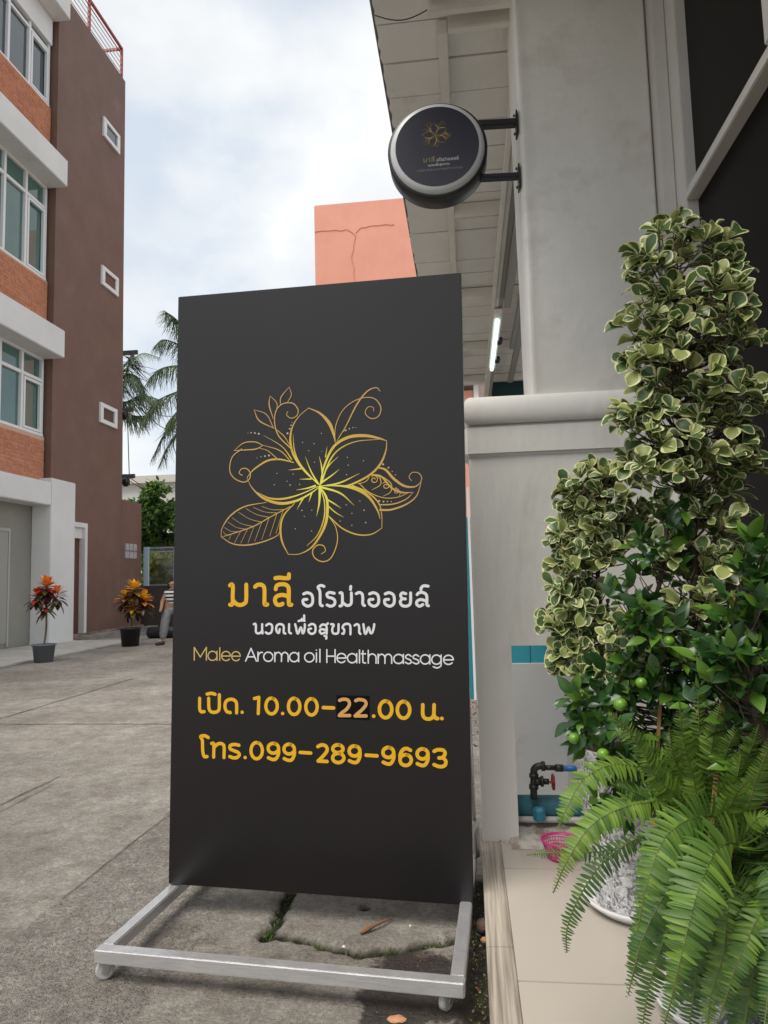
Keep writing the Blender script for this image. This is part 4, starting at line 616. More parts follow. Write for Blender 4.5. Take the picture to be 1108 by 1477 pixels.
# ---- croton shrubs in pots
cro = [mat('croton_red', (0.50, 0.05, 0.03), 0.35, trans=0.25), mat('croton_dark', (0.045, 0.022, 0.018), 0.35, trans=0.1), mat('croton_orange', (0.85, 0.26, 0.04), 0.35, trans=0.3), mat('croton_yellow', (0.88, 0.50, 0.02), 0.35, trans=0.3), mat('croton_green', (0.09, 0.09, 0.025), 0.4, trans=0.2)]
cl = leafcard(5, lambda t: (0.03, .11, .17, .19, .14, .01)[int(round(t * 5))], 0.35, -0.22)
cmesh = [rawmesh('leaf', cl[0], cl[1], c, smooth=True) for c in cro]
def croton(label, px, base_y, tips, weights, potcol, label2):
    g = gp(px, base_y); t = thing('potted_croton', label, 'potted plant', (g[0], g[1], 0.0), 'potted crotons on the lane')
    k = g[1] / F
    pr = 17 * k if px < 100 else 15.5 * k; ph = 27 * k
    mb = MB(); mb.lathe((g[0], g[1], 0), [(.001, 0.002), (pr * .78, 0.002), (pr * .95, ph * .93), (pr * 1.06, ph * .93), (pr * 1.06, ph), (pr * .94, ph), (pr * .93, ph * .9)], 24); mb.build('pot', potcol, t, smooth=True)
    mb = MB(); mb.lathe((g[0], g[1], 0), [(pr * .93, ph * .88), (.001, ph * .91)], 16); mb.build('soil', mat('soil', (.03, .022, .015), .95), t)
    mb = MB(); stem0 = Vector((g[0], g[1], ph * .9)); cx = pY(tips[0][0], tips[0][1], g[1])
    jn = pY(label2[0], label2[1], g[1])
    mb.tube(spl([stem0, (stem0 + jn) / 2 + Vector((.015, 0, 0)), jn], 6), 0.013, 7)
    for (x, y, dy, n, L_) in tips: mb.tube([jn, pY(x, y, g[1] + dy)], 0.008, 5)
    mb.build('stem', bark, t)
    for (x, y, dy, n, L_) in tips:
        c = pY(x, y, g[1] + dy)
        for i in range(n):
            u = i / n; a = i * 2.4; el = 1.25 - 2.0 * u   # young bright leaves point up, old ones hang
            d = Vector((math.cos(a) * math.cos(el), math.sin(a) * math.cos(el), math.sin(el)))
            if u < 0.38: kind = random.choice(weights[0])
            elif u < .7: kind = random.choice(weights[1])
            else: kind = random.choice(weights[2])
            o = link('leaf', cmesh[kind], t, c + Vector((0, 0, .07 * (1 - 2 * u))) - t.location)
            s = L_ * random.uniform(.8, 1.15) * (0.75 + .5 * u)
            o.matrix_local = Matrix.Translation(o.location) @ orient(d + rv(.12), Vector((0, 0, 1)) + d * .3).to_4x4() @ Matrix.Scale(s, 4)
croton('red orange croton on a bare stem in a grey tub before the white pillar', 63, 955, [(68, 848, 0, 60, .17), (54, 862, -.05, 34, .15), (83, 860, .03, 30, .15), (66, 874, .02, 26, .16)], ([2, 2, 0, 3], [0, 0, 1, 2], [1, 1, 4]), mat('grey_tub', (.13, .14, .16), .5), (67, 885))
croton('yellow leaved croton in a black pot at the foot of the brown wall', 188, 932, [(193, 853, 0, 56, .20), (181, 866, -.05, 46, .18), (208, 868, .04, 52, .20), (192, 878, -.03, 38, .18)], ([3, 3, 2], [3, 1, 1, 2], [1, 1, 4]), mat('black_pot', (.014, .013, .015), .5), (190, 890))

# ---- person beyond the sign: black hair, striped shirt, grey trousers
def skin(name, pts, edges, rad, m_, parent, sub=2, root=0):
    me = bpy.data.meshes.new(name); me.from_pydata([Vector(p) for p in pts], edges, []); o = link(name, me, parent)
    me.materials.append(m_)
    o.modifiers.new('s', 'SKIN').use_smooth_shade = True
    for i, r in enumerate(rad):
        me.skin_vertices[0].data[i].radius = (r, r) if not isinstance(r, tuple) else r
        me.skin_vertices[0].data[i].use_root = (i == root)
    sb_ = o.modifiers.new('u', 'SUBSURF'); sb_.levels = sub; sb_.render_levels = sub
    return o
pg = gp(241, 930); per = thing('person', 'person with black hair in a striped top and grey trousers, bending beyond the sign', 'person', (pg[0], pg[1], 0))
skm = mat('skin', (.36, .20, .13), .55)
J = [(0.08, 0, .60), (0.10, 0, .74), (0.12, -.02, .86), (.13, -.03, .93), (.11, -.04, 1.0), (.10, -.05, 1.05),
     (.02, -.03, .58), (-.02, -.05, .34), (-.07, -.04, .07), (-.13, -.12, .03),
     (.17, .03, .58), (.24, -.03, .34), (.22, .03, .07), (.18, -.06, .03),
     (.02, -.05, .87), (-.045, -.09, .72), (-.03, -.17, .60), (-.04, -.20, .55),
     (.29, .0, .87), (.36, -.08, .72), (.30, -.17, .60), (.28, -.20, .55)]
E_ = [(0, 1), (1, 2), (2, 3), (3, 4), (4, 5), (0, 6), (6, 7), (7, 8), (8, 9), (0, 10), (10, 11), (11, 12), (12, 13), (2, 14), (14, 15), (15, 16), (16, 17), (2, 18), (18, 19), (19, 20), (20, 21)]
RR = [.09, .095, .09, .04, .072, .05, .07, .05, .032, .03, .07, .05, .032, .03, .045, .035, .026, .022, .045, .035, .026, .022]
skin('body', J, E_, RR, skm, per)
stripe = bpy.data.materials.new('striped_cloth'); stripe.use_nodes = True; snt = stripe.node_tree; sb0 = snt.nodes['Principled BSDF']; sb0.inputs['Roughness'].default_value = .9
wv = snt.nodes.new('ShaderNodeTexWave'); wv.bands_direction = 'Z'; wv.inputs['Scale'].default_value = 5.2; wt = snt.nodes.new('ShaderNodeTexCoord'); snt.links.new(wt.outputs['Object'], wv.inputs[0])
wr = snt.nodes.new('ShaderNodeValToRGB'); wr.color_ramp.interpolation = 'CONSTANT'; wr.color_ramp.elements[0].color = (.02, .02, .02, 1); wr.color_ramp.elements[1].position = .45; wr.color_ramp.elements[1].color = (.75, .74, .72, 1)
snt.links.new(wv.outputs[0], wr.inputs[0]); snt.links.new(wr.outputs[0], sb0.inputs[0])
skin('shirt', [(.085, 0, .64), J[1], J[2], (.125, -.02, .90), J[14], (.0, -.065, .81), J[18], (.32, -.03, .81)], [(0, 1), (1, 2), (2, 3), (2, 4), (4, 5), (2, 6), (6, 7)], [.105, .115, .11, .06, .06, .048, .06, .048], stripe, per)
gt_m = mat('grey_cloth', (.20, .20, .21), .9, (.30, .30, .31), 14, .3, 40)
skin('trousers', [(0.085, 0, .66), (0.09, 0, .58), J[6], J[7], (-.06, -.04, .09), J[10], J[11], (.215, .025, .09)], [(0, 1), (1, 2), (2, 3), (3, 4), (1, 5), (5, 6), (6, 7)], [.11, .11, .085, .075, .062, .085, .075, .062], gt_m, per)
for s in ((-.07, -.03, .035, -.17), (.215, .03, .035, -.1)):
    mb = MB(); org = per.location
    mb.tube(spl([org + Vector((s[0] + .02, s[1] + .03, .035)), org + Vector((s[0] - .02, s[1] - .05, .035)), org + Vector((s[0] - .06, s[1] - .12, .025))], 5), [.028, .036, .034, .034, .03, .02], 8); mb.build('shoe', mat('shoe_dark', (.04, .035, .035), .6), per, smooth=True)
skin('hair', [(.13, .0, .88), (.125, .0, 1.0), (.10, -.01, 1.06), (.05, -.03, 1.0), (.04, -.02, .9)], [(0, 1), (1, 2), (1, 3), (3, 4)], [.06, .085, .07, .06, .035], mat('black_hair', (.008, .007, .008), .45), per)
# face: eyes, nose, mouth
mb = MB()
for dx in (-.028, .028): mb.lathe(per.location + Vector((.11 + dx, -.113, 1.0)), [(.001, -.003), (.009, 0)], 10, axis='Y')
mb.build('eye', mat('eye_dark', (.02, .015, .012), .3), per)

# ================================================================ RIGHT SIDE: canopy, boundary wall, column, shopfront
soff_m = mat('soffit_board', (0.82, 0.81, 0.785), 0.8, (0.75, 0.74, 0.71), 2.2, 0.15, 30, dirt=(0.34, 0.31, 0.27), dscale=1.6, dlo=.58, dhi=.85)
tube_m = mat('cream_steel_tube', (0.74, 0.73, 0.68), 0.55, (0.68, 0.66, 0.60), 4, 0.05, 30, dirt=(.3, .26, .2), dscale=3, dlo=.62, dhi=.85)
shade_m = mat('shaded_tube_paint', (0.30, 0.30, 0.29), 0.7)  # darker copy of the tube paint under the canopy, shade put in its colour
can = thing('eaves_canopy', 'grey boarded eaves canopy on cream steel tubes above the lane edge', 'canopy', (0.3, 3, 3.3))
ZS = 3.3; YA = 1.15; bw = 0.228
j0 = pZ(650, 133, ZS).y; y = j0 - bw * int((j0 - YA) / bw)
while y < 8.35:
    mb = MB(); xe = -0.297 + random.uniform(-.006, .006); dz = random.uniform(-.003, .003)
    # a board with a slightly broken outer edge
    n = 6; top = []; bot = []
    for i in range(n + 1):
        yy = y + 0.004 + (bw - 0.008) * i / n; x_ = xe + random.uniform(-.005, .005); bot.append(Vector((x_, yy, ZS + dz))); top.append(Vector((x_, yy, ZS + .012 + dz)))
    vs_ = bot + top + [Vector((1.25, y + .004, ZS + dz)), Vector((1.25, y + bw - .004, ZS + dz)), Vector((1.25, y + .004, ZS + .012 + dz)), Vector((1.25, y + bw - .004, ZS + .012 + dz))]
    m1 = n + 1; f = [list(range(m1)) + [2 * m1 + 1, 2 * m1], (list(range(m1, 2 * m1)) + [2 * m1 + 3, 2 * m1 + 2])[::-1]]
    f += [[i, i + m1, i + 1 + m1, i + 1] for i in range(n)] + [[0, 2 * m1, 2 * m1 + 2, m1], [n, n + m1, 2 * m1 + 3, 2 * m1 + 1], [2 * m1, 2 * m1 + 1, 2 * m1 + 3, 2 * m1 + 2]]
    mb.add(vs_, f); mb.build('soffit_board', soff_m, can); y += bw
mb = MB(); mb.box(-0.31, 1.3, 1.15, 8.5, ZS + 0.02, ZS + 0.05); mb.build('roof_sheet', mat('roof_dark', (.16, .15, .14), .8), can)
def tb(name, *a, mm=tube_m, bv=.004, par=can): q = MB(); q.box(*a); return q.build(name, mm, par, bevel=bv)
tb('steel_tube', -.045, -.001, 2.745, 8.4, 3.235, 3.295); tb('steel_tube', -.078, -.04, 1.2, 2.57, 3.235, 3.295)
for yb in (2.60, 2.70, 4.21, 5.52, 6.83, 8.0, 1.4):
    tb('cross_beam', -.0 if yb > 2.65 else -.078, 1.2, yb, yb + .035, 3.215, 3.294)
    if yb > 3: tb('cross_beam', 0.001, 1.2, yb + .075, yb + .10, 3.235, 3.294)
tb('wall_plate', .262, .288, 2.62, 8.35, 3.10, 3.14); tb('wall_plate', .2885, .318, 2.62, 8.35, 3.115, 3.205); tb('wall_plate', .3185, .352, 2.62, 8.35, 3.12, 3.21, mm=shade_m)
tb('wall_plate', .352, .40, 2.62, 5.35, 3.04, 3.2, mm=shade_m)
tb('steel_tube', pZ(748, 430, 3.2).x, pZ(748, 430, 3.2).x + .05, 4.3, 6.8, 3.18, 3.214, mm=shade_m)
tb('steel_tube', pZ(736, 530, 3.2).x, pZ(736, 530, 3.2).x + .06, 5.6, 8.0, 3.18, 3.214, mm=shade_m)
# fluorescent lamp under the wall plate
fl = thing('fluorescent_lamp', 'lit white fluorescent tube under the canopy beam', 'lamp', (.315, 5.7, 3.05))
mb = MB(); mb.tube([(.31, 5.62, 3.045), (.31, 6.98, 3.045)], .019, 10); mb.build('lamp_tube', mat('lit_tube', (.8, .9, .88), .4, emit=((.75, 1.0, .95), .55)), fl, smooth=True)
mb = MB(); mb.box(.28, .345, 5.5, 7.05, 3.066, 3.099); mb.build('lamp_housing', tube_m, fl)
for y in (6.2, 6.75):
    mb = MB(); mb.lathe((.352, y, 3.07), [(.001, .03), (.03, .028), (.035, 0), (.02, -.03), (.001, -.03)], 10); mb.build('holder', mat('black_plastic', (0,) * 3), fl, smooth=True)
# thin cable slung under the eaves
a, b = pZ(541, 22, 3.28), pZ(620, 12, 3.25); mb = MB(); mb.tube([a.lerp(b, k / 10) + Vector((0, 0, -.035 * math.sin(math.pi * k / 10))) for k in range(11)], .0025, 5)
tag(mb.build('slack_cable', mat('wire_black', (0,) * 3), at=tuple(a)), 'thin black cable sagging across the end of the soffit', 'cable')
# far wall below the canopy and the teal hoarding
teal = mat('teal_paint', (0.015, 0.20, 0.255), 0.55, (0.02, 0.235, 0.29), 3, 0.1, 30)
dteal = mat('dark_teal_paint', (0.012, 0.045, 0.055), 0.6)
ew = thing('carport_end_wall', 'dark teal end wall deep under the canopy', 'wall', (1.4, 8.6, 0))
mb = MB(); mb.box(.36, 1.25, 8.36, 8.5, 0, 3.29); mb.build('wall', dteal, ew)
ho = thing('teal_hoarding', 'teal board hoarding seen through the slot and beside the black sign', 'hoarding', (.5, 6, 0))
x = -.10
for k, ww in enumerate((.13, .46, .30, .22, .4, .4)):
    mb = MB(); mb.box(x, x + ww - .004, 6 + (k % 2) * .012, 6.03 + (k % 2) * .012, .0, 1.5); mb.build('board', teal, ho, bevel=.003); x += ww
mb = MB(); mb.box(.015, .035, 5.96, 5.99, 0, 1.75); mb.build('post', white_p, ho)
mb = MB(); mb.box(.62, .69, 5.9, 5.97, 0, 1.0); mb.build('post', white_p, ho)

wall_m = mat('white_wall_paint', (0.80, 0.79, 0.74), 0.55, (0.84, 0.83, 0.79), 1.8, 0.4, 11, spec=.4, dirt=(0.60, 0.57, 0.50), dscale=2.8, dlo=.55, dhi=.85, stretch=(1.6, 1, .6))
YW = 2.54
bw_ = thing('boundary_wall', 'white painted wall with rounded cap and a low opening beside the sign', 'wall', (.37, YW, 0))
WL = .018; WR = .80; SL, SR, ST = .141, .56, .757
mb = MB(); mb.box(WL, SL, YW, YW + .2, .09, 1.43)
b1 = mb.build('pier', wall_m, bw_)
mb = MB(); mb.box(SL + .0, SR, YW + .0, YW + .198, ST, 1.43); mb.build('wall_face', wall_m, bw_, bevel=.0)
mb = MB(); mb.box(SR, WR, YW, YW + .2, .09, 1.43); mb.build('wall_face', wall_m, bw_)
mb = MB(); mb.box(WL - .012, WR, YW - .014, YW + .21, 1.427, 1.541); mb.build('cap_fascia', wall_m, bw_, bevel=.01)
# half round cap returned at the left end
prof = [(-.010, 1.541)] + [(-.010 - .026 * math.sin(math.pi * k / 20) ** .8 + .018 * (k / 20) ** 3, 1.541 + .104 * (.5 - .5 * math.cos(math.pi * k / 20))) for k in range(1, 21)]
mb = MB(); ring = []
for o_, z in prof: ring.append([Vector((WR, YW + o_, z)), Vector((WL + o_ + .018, YW + o_, z)), Vector((WL + o_ + .018, YW + .2 - o_, z)), Vector((WR, YW + .2 - o_, z))])
for i in range(len(ring) - 1):
    for k in range(3): mb.add([ring[i][k + 1], ring[i][k], ring[i + 1][k], ring[i + 1][k + 1]], [[0, 1, 2, 3]])
mb.add(ring[-1], [[0, 1, 2, 3][::-1]])
o_ = mb.build('rounded_cap', wall_m, bw_, smooth=True)

clm = mat('column_paint', (0.72, 0.70, 0.645), 0.5, (0.79, 0.775, 0.725), 1.4, 0.5, 9, spec=.4, dirt=(0.48, 0.43, 0.37), dscale=2.9, dlo=.52, dhi=.85)
co = thing('column', 'broad off white rendered column rising from the wall cap to the canopy', 'column', (.48, 2.6, 1.64))
mb = MB(); n = 40; z0, z1 = 1.60, 3.285
for i in range(n + 1):
    z = z0 + (z1 - z0) * i / n; e = .012 + .004 * math.sin(z * 3.1) + hnoise(z, 1.3, 4) * .005
    xl = .252 - (z - 1.65) * .004 + hnoise(z, 5.3, 3) * .002
    row = [(xl + .002, YW + .34), (xl, YW + .03), (xl + .003, YW + .016), (xl + e, YW + .006), (xl + e + .013, YW + .010), (xl + e + .05, YW + .008), (.50, YW + .006 + hnoise(z, 2, 2) * .002), (.715, YW + .006), (.7245, YW + .012), (.7245, YW + .34)]
    b = len(mb.v); mb.v += [Vector((x, y, z)) for x, y in row]
    if i:
        L_ = len(row)
        for k in range(L_ - 1): mb.f.append([b - L_ + k, b - L_ + k + 1, b + k + 1, b + k]); mb.m.append(0)
mb.build('shaft', clm, co, smooth=True)
mb = MB(); mb.box(.26, .80, YW + .342, YW + .40, 1.3, 3.28); mb.build('back_face', clm, co)

# shopfront
shop = thing('shopfront', 'dark tinted shopfront glazing in cream aluminium frame at the right', 'shopfront', (.82, 1.5, .1))
fr_m = mat('cream_aluminium', (0.56, 0.54, 0.50), .45, (0.50, .48, .45), 3)
dgl = mat('dark_tinted_glass', (0.0035, 0.003, 0.0035), .3, (0.005, .0045, .005), 1.2, spec=.04)
XS = .772
def sb_(name, *a, mm=fr_m, bv=.003): q = MB(); q.box(*a); return q.build(name, mm, shop, bevel=bv)
sb_('frame_post', .7305, XS - .001, 2.47, 2.60, .1, 3.29)
sb_('frame_post', XS, XS + .05, 2.37, 2.50, .1, 3.29)
zr = pX(975, 306, XS).z
sb_('transom_rail', XS - .004, XS + .055, -.6, 2.369, zr - .025, zr + .0); sb_('transom_rail', XS + .004, XS + .055, -.6, 2.369, zr + .003, zr + .022)
sb_('frame_post', XS, XS + .05, 1.64, 1.735, zr + .025, 3.29); sb_('frame_post', XS, XS + .05, .2, .3, .1, 3.29)
q = MB(); q.box(XS + .035, XS + .045, 1.736, 2.369, zr + .023, 3.285); q.build('glass_pane', dgl, shop); q = MB(); q.box(XS + .035, XS + .045, .3, 1.639, zr + .023, 3.285); q.build('glass_pane', dgl, shop)
q = MB(); q.box(XS + .036, XS + .046, .31, 2.369, .12, zr - .026); q.build('glass_pane', dgl, shop)
q = MB(); q.box(XS + .058, XS + .3, -.7, 2.62, .1, 3.29); q.build('inner_wall', mat('dark_room', (.006, .006, .006), .9), shop)

# porch floor: body, wood look edge tiles, large beige tiles
po = thing('porch', 'raised tiled porch step with beige tiles and striped edge strip', 'porch', (.4, 1.5, 0))
mb = MB(); mb.box(.019, 2.4, -1, 2.925, -.03, .092); mb.build('step_body', mat('step_concrete', (.30, .27, .23), .9, (.2, .18, .15), 9, .5, 40), po)
tile_m = mat('beige_tile', (0.43, 0.39, 0.335), .28, (0.47, 0.43, 0.37), .9, 0.0, spec=.45, detail=3, dirt=(.38, .335, .275), dscale=1.1, dlo=.5, dhi=.9)
trim_m = bpy.data.materials.new('striped_edge_tile'); trim_m.use_nodes = True; tn = trim_m.node_tree; tb0 = tn.nodes['Principled BSDF']; tb0.inputs['Roughness'].default_value = .45
tcx = tn.nodes.new('ShaderNodeTexCoord'); tmp_ = tn.nodes.new('ShaderNodeMapping'); tmp_.inputs['Scale'].default_value = (60, 1.5, 1); tnn = tn.nodes.new('ShaderNodeTexNoise'); tnn.inputs['Scale'].default_value = 2; tnn.inputs['Detail'].default_value = 5
trr = tn.nodes.new('ShaderNodeValToRGB'); trr.color_ramp.elements[0].position = .35; trr.color_ramp.elements[0].color = (.22, .185, .15, 1); trr.color_ramp.elements[1].position = .65; trr.color_ramp.elements[1].color = (.48, .43, .36, 1)
tn.links.new(tcx.outputs['Object'], tmp_.inputs[0]); tn.links.new(tmp_.outputs[0], tnn.inputs[0]); tn.links.new(tnn.outputs[0], trr.inputs[0]); tn.links.new(trr.outputs[0], tb0.inputs[0])
ya = pZ(742, 1414.6, .1).y; yb = pZ(760, 1253, .1).y; yt = pZ(718, 1366, .1).y
ylist = [(yb + .002, YW - .004), (ya + .0015, yb - .0015), (ya - .6, ya - .0015), (ya - 1.2, ya - .603)]
for (y0, y1) in ylist:
    for (x0, x1) in ((.0785, .6785), (.6805, .78)):
        mb = MB(); mb.box(x0, x1, y0, y1, .090, .1); mb.build('floor_tile', tile_m, po, bevel=.0012)
for (y0, y1) in ((yt + .001, YW - .004), (yt - .6, yt - .001), (yt - 1.2, yt - .602)):
    mb = MB(); mb.box(.0165, .0770, y0, y1, .088, .1005); mb.build('edge_tile', trim_m, po, bevel=.0015)
for y0, y1 in ((yt + .001, YW - .004), (yt - .6, yt - .001)):
    mb = MB(); mb.box(.0125, .0180, y0, y1, .0, .0985); mb.build('riser_tile', trim_m, po)
# rough cement under the slot
mb = MB(); N = 22
for i in range(N + 1):
    for j in range(12):
        x = SL - .03 + (SR + .1 - SL) * i / N; y = 2.47 + .455 * j / 11; mb.v.append(Vector((x, y, .101 + max(0, .022 * min(1, j / 3) + hnoise(x, y, 25) * .012))))
for i in range(N):
    for j in range(11): a = i * 12 + j; mb.f.append([a, a + 12, a + 13, a + 1]); mb.m.append(0)
mb.build('rough_cement', mat('rough_cement', (.52, .50, .46), .9, (.30, .24, .19), 22, .6, 70, lo=.42, hi=.6), po, smooth=True)
# broken plaster crumbs at the pier foot
mb = MB()
for _ in range(70):
    x = random.uniform(.02, .32); y = YW - random.uniform(.0, .03) - (0.03 if x > .15 else 0); s = random.uniform(.001, .0045)
    c = Vector((x, y, .1 + s * .5)); v = [c + rv().normalized() * s for _ in range(4)]; mb.add(v, [[0, 1, 2], [0, 2, 3], [0, 3, 1], [1, 3, 2]])
mb.build('plaster_crumbs', mat('crumb', (.30, .16, .11), .9), po, kind='stuff')
# board leaning behind the slot
zt_ = pY(760, 957, 2.93).z; mb = MB(); mb.box(.05, .36, 2.93, 2.945, .0, zt_); mb.box(.363, 1.1, 2.942, 2.955, .0, zt_ - .003)
tag(mb.build('grey_board', mat('grey_board', (.78, .79, .785), .6, (.82, .83, .82), 2, .05, 20, dirt=(.38, .36, .33), dscale=3), at=(.3, 2.93, 0)), 'pale grey board standing behind the low opening', 'board')

# plumbing in the slot
tl_p = thing('teal_pipe', 'thick teal painted pipe lying along the bottom of the wall opening', 'pipe', (.3, 2.66, .2))
ct = pY(780, 1162, 2.66); mb = MB(); mb.tube([(SL + .002, 2.66, ct.z), (.62, 2.665, ct.z)], .036, 16); mb.build('pipe', mat('teal_pipe_paint', (.04, .16, .20), .5, (.06, .20, .25), 8, .2, 30), tl_p, smooth=True)
hx = pY(778, 1174, 2.60); mb = MB(); mb.lathe(hx, [(.001, -.02), (.02, -.02), (.022, -.014), (.022, .014), (.016, .022), (.001, .022)], 6); mb.build('hex_cap', mat('blue_cap', (.03, .24, .36), .35), tl_p, bevel=.001)
wp = MB(); c_ = pY(780, 1182, 2.63); wp.tube([(SL + .002, 2.63, c_.z), (.6, 2.63, c_.z)], .011, 12)
tag(wp.build('white_pipe', mat('pvc_white', (.62, .62, .60), .4), smooth=True, at=(.3, 2.63, c_.z)), 'thin white plastic pipe under the teal pipe', 'pipe')
bk = mat('black_fitting', (.014, .014, .015), .4, (.03, .03, .03), 30)
vt = thing('water_valve', 'black pipe fittings with a red hand wheel in the wall opening', 'valve', tuple(pY(770, 1150, 2.6)))
Yv = 2.60
def v3(x, y): return pY(x, y, Yv)
mb = MB(); mb.tube(spl([v3(770, 1152), v3(770, 1118), v3(771, 1109), v3(777, 1105), v3(784, 1105)], 12), .0125, 10)
mb.tube([v3(781, 1105), v3(786, 1105)], .017, 10); mb.tube([v3(770, 1116), v3(770, 1121)], .017, 10); mb.tube([v3(770, 1132), v3(770, 1138)], .017, 10); mb.build('elbow_pipe', bk, vt, smooth=True)
mb = MB(); mb.tube([v3(784, 1107), v3(802, 1107.5)], .009, 10); mb.tube([v3(801, 1107.5), v3(812, 1108)], .013, 10); mb.build('straight_pipe', bk, vt, smooth=True)
mb = MB(); mb.tube([v3(811, 1108), v3(840, 1109)], .0105, 10); mb.build('blue_pipe', mat('blue_pvc', (.03, .16, .42), .4), vt, smooth=True)
mb = MB(); mb.tube([v3(770, 1127), v3(781, 1127)], .014, 10); mb.tube([v3(780, 1127), v3(784, 1127)], .018, 8); mb.tube([v3(784, 1127), v3(792, 1127.5)], .01, 8); mb.build('valve_body', bk, vt, smooth=True)
mb = MB(); hc = v3(798, 1128)
for k in range(20):
    a0, a1 = 2 * math.pi * k / 20, 2 * math.pi * (k + 1) / 20; r0 = .022 + .003 * math.cos(6 * a0); r1 = .022 + .003 * math.cos(6 * a1)
    mb.tube([hc + Vector((0, r0 * math.cos(a0), r0 * math.sin(a0))), hc + Vector((0, r1 * math.cos(a1), r1 * math.sin(a1)))], .005, 6)
for k in range(3): a0 = math.pi * k / 3; q = Vector((0, .022 * math.cos(a0), .022 * math.sin(a0))); mb.tube([hc - q, hc + q], .003, 5)
mb.tube([hc - Vector((.012, 0, 0)), hc + Vector((.006, 0, 0))], .005, 6)
mb.build('hand_wheel', mat('red_wheel', (.28, .02, .025), .5), vt, smooth=True)

# pink basket on the porch
bc = pZ(810, 1234, .1); bc.y = 2.40; bc.x = pY(808, 1210, 2.40).x
bk_ = thing('pink_basket', 'small pink plastic colander basket on the tiles by the wall', 'basket', (bc.x, bc.y, .1))
pk = mat('pink_plastic', (.72, .05, .27), .35, trans=.2)
mb = MB(); R0, R1, Hh = .040, .058, .058
mb.lathe((bc.x, bc.y, .1), [(R1, Hh - .004), (R1 + .004, Hh - .002), (R1 + .004, Hh + .003), (R1 - .001, Hh + .003), (R1 - .003, Hh - .004)], 28); mb.lathe((bc.x, bc.y, .1), [(.001, .002), (R0, .002), (R0 + .001, .006)], 20)
mb.build('rim', pk, bk_, smooth=True)
mb = MB(); cb = Vector((bc.x, bc.y, .1))
for k in range(36):
    a0 = 2 * math.pi * k / 36; u = Vector((math.cos(a0), math.sin(a0), 0)); mb.tube([cb + u * R0 + Vector((0, 0, .003)), cb + u * R1 + Vector((0, 0, Hh))], .0012, 4, cap=False)
for i in range(1, 6):
    r = R0 + (R1 - R0) * i / 6; z = Hh * i / 6; pts = [cb + Vector((r * math.cos(2 * math.pi * k / 28), r * math.sin(2 * math.pi * k / 28), z)) for k in range(29)]; mb.tube(pts, .0013, 4, cap=False)
mb.build('basket_mesh', pk, bk_)
# ================================================================ FLAT PRINT helper
def ribbon(mb, pts, org, ux, uy, un, off, sc=1.0, mi=0, centre=(0, 0), wmul=1.0):
    """pts: flat list x,y,w in mm on the print; makes a smooth flat ribbon with round ends"""
    P_ = [(pts[i], pts[i + 1], pts[i + 2]) for i in range(0, len(pts), 3)]
    if len(P_) > 2:
        n = (len(P_) - 1) * 6; Q = [Vector(p) for p in P_]; ps = spl(Q, n)
    else: ps = [Vector(P_[0]).lerp(Vector(P_[1]), k / 3) for k in range(4)]
    def T(x, y): return org + ux * ((x - centre[0]) * sc / 1000) + uy * ((y - centre[1]) * sc / 1000) + un * off
    L = []; Rr = []
    N = len(ps)
    for i, p in enumerate(ps):
        d = (ps[min(i + 1, N - 1)] - ps[max(i - 1, 0)]); d = Vector((d.x, d.y)); 
        if d.length < 1e-6: d = Vector((1, 0))
        d.normalize(); w_ = max(.3, p.z) * wmul / 2
        L.append((p.x - d.y * w_, p.y + d.x * w_)); Rr.append((p.x + d.y * w_, p.y - d.x * w_))
        if i == 0: d0, w0 = d, w_
        if i == N - 1: d1, w1 = d, w_
    b = len(mb.v)
    for a, c in zip(L, Rr): mb.v += [T(*a), T(*c)]
    for i in range(N - 1): mb.f.append([b + 2 * i, b + 2 * i + 1, b + 2 * i + 3, b + 2 * i + 2]); mb.m.append(mi)
    for (p, d, w_, s) in ((ps[0], d0, w0, -1), (ps[-1], d1, w1, 1)):
        c0 = len(mb.v); an = math.atan2(d.y, d.x) + (math.pi if s < 0 else 0)
        pts_ = [T(p.x + w_ * math.cos(an + t), p.y + w_ * math.sin(an + t)) for t in [(-.5 + k / 6) * math.pi for k in range(7)]]
        mb.v += pts_; mb.f.append(list(range(c0, c0 + 7))); mb.m.append(mi)
def print_part(name, key, m_, parent, org, ux, uy, un, sc=1.0, centre=(0, 0), wmul=1.0, off0=.0008):
    mb = MB()
    for k, s in enumerate(PRINT[key]): ribbon(mb, s, org, ux, uy, un, off0 + k * .00002, sc, centre=centre, wmul=wmul)
    return mb.build(name, m_, parent)
# gold ink brighter at the flower's heart: a printed gradient on the artwork
def goldmat(name, c_in, c_out, heart, r_in, r_out):
    m = bpy.data.materials.new(name); m.use_nodes = True; nt = m.node_tree; nd = nt.nodes; lk = nt.links; b = nd['Principled BSDF']
    t = nd.new('ShaderNodeTexCoord'); s = nd.new('ShaderNodeVectorMath'); s.operation = 'DISTANCE'; s.inputs[1].default_value = heart
    lk.new(t.outputs['Object'], s.inputs[0]); r = nd.new('ShaderNodeMapRange'); r.inputs[1].default_value = r_in; r.inputs[2].default_value = r_out; lk.new(s.outputs['Value'], r.inputs[0])
    cr = nd.new('ShaderNodeValToRGB'); cr.color_ramp.elements[0].color = (*c_in, 1); cr.color_ramp.elements[1].color = (*c_out, 1)
    e = cr.color_ramp.elements.new(.45); e.color = (.60, .40, .045, 1)
    lk.new(r.outputs[0], cr.inputs[0]); lk.new(cr.outputs[0], b.inputs[0]); b.inputs['Roughness'].default_value = .5
    return m

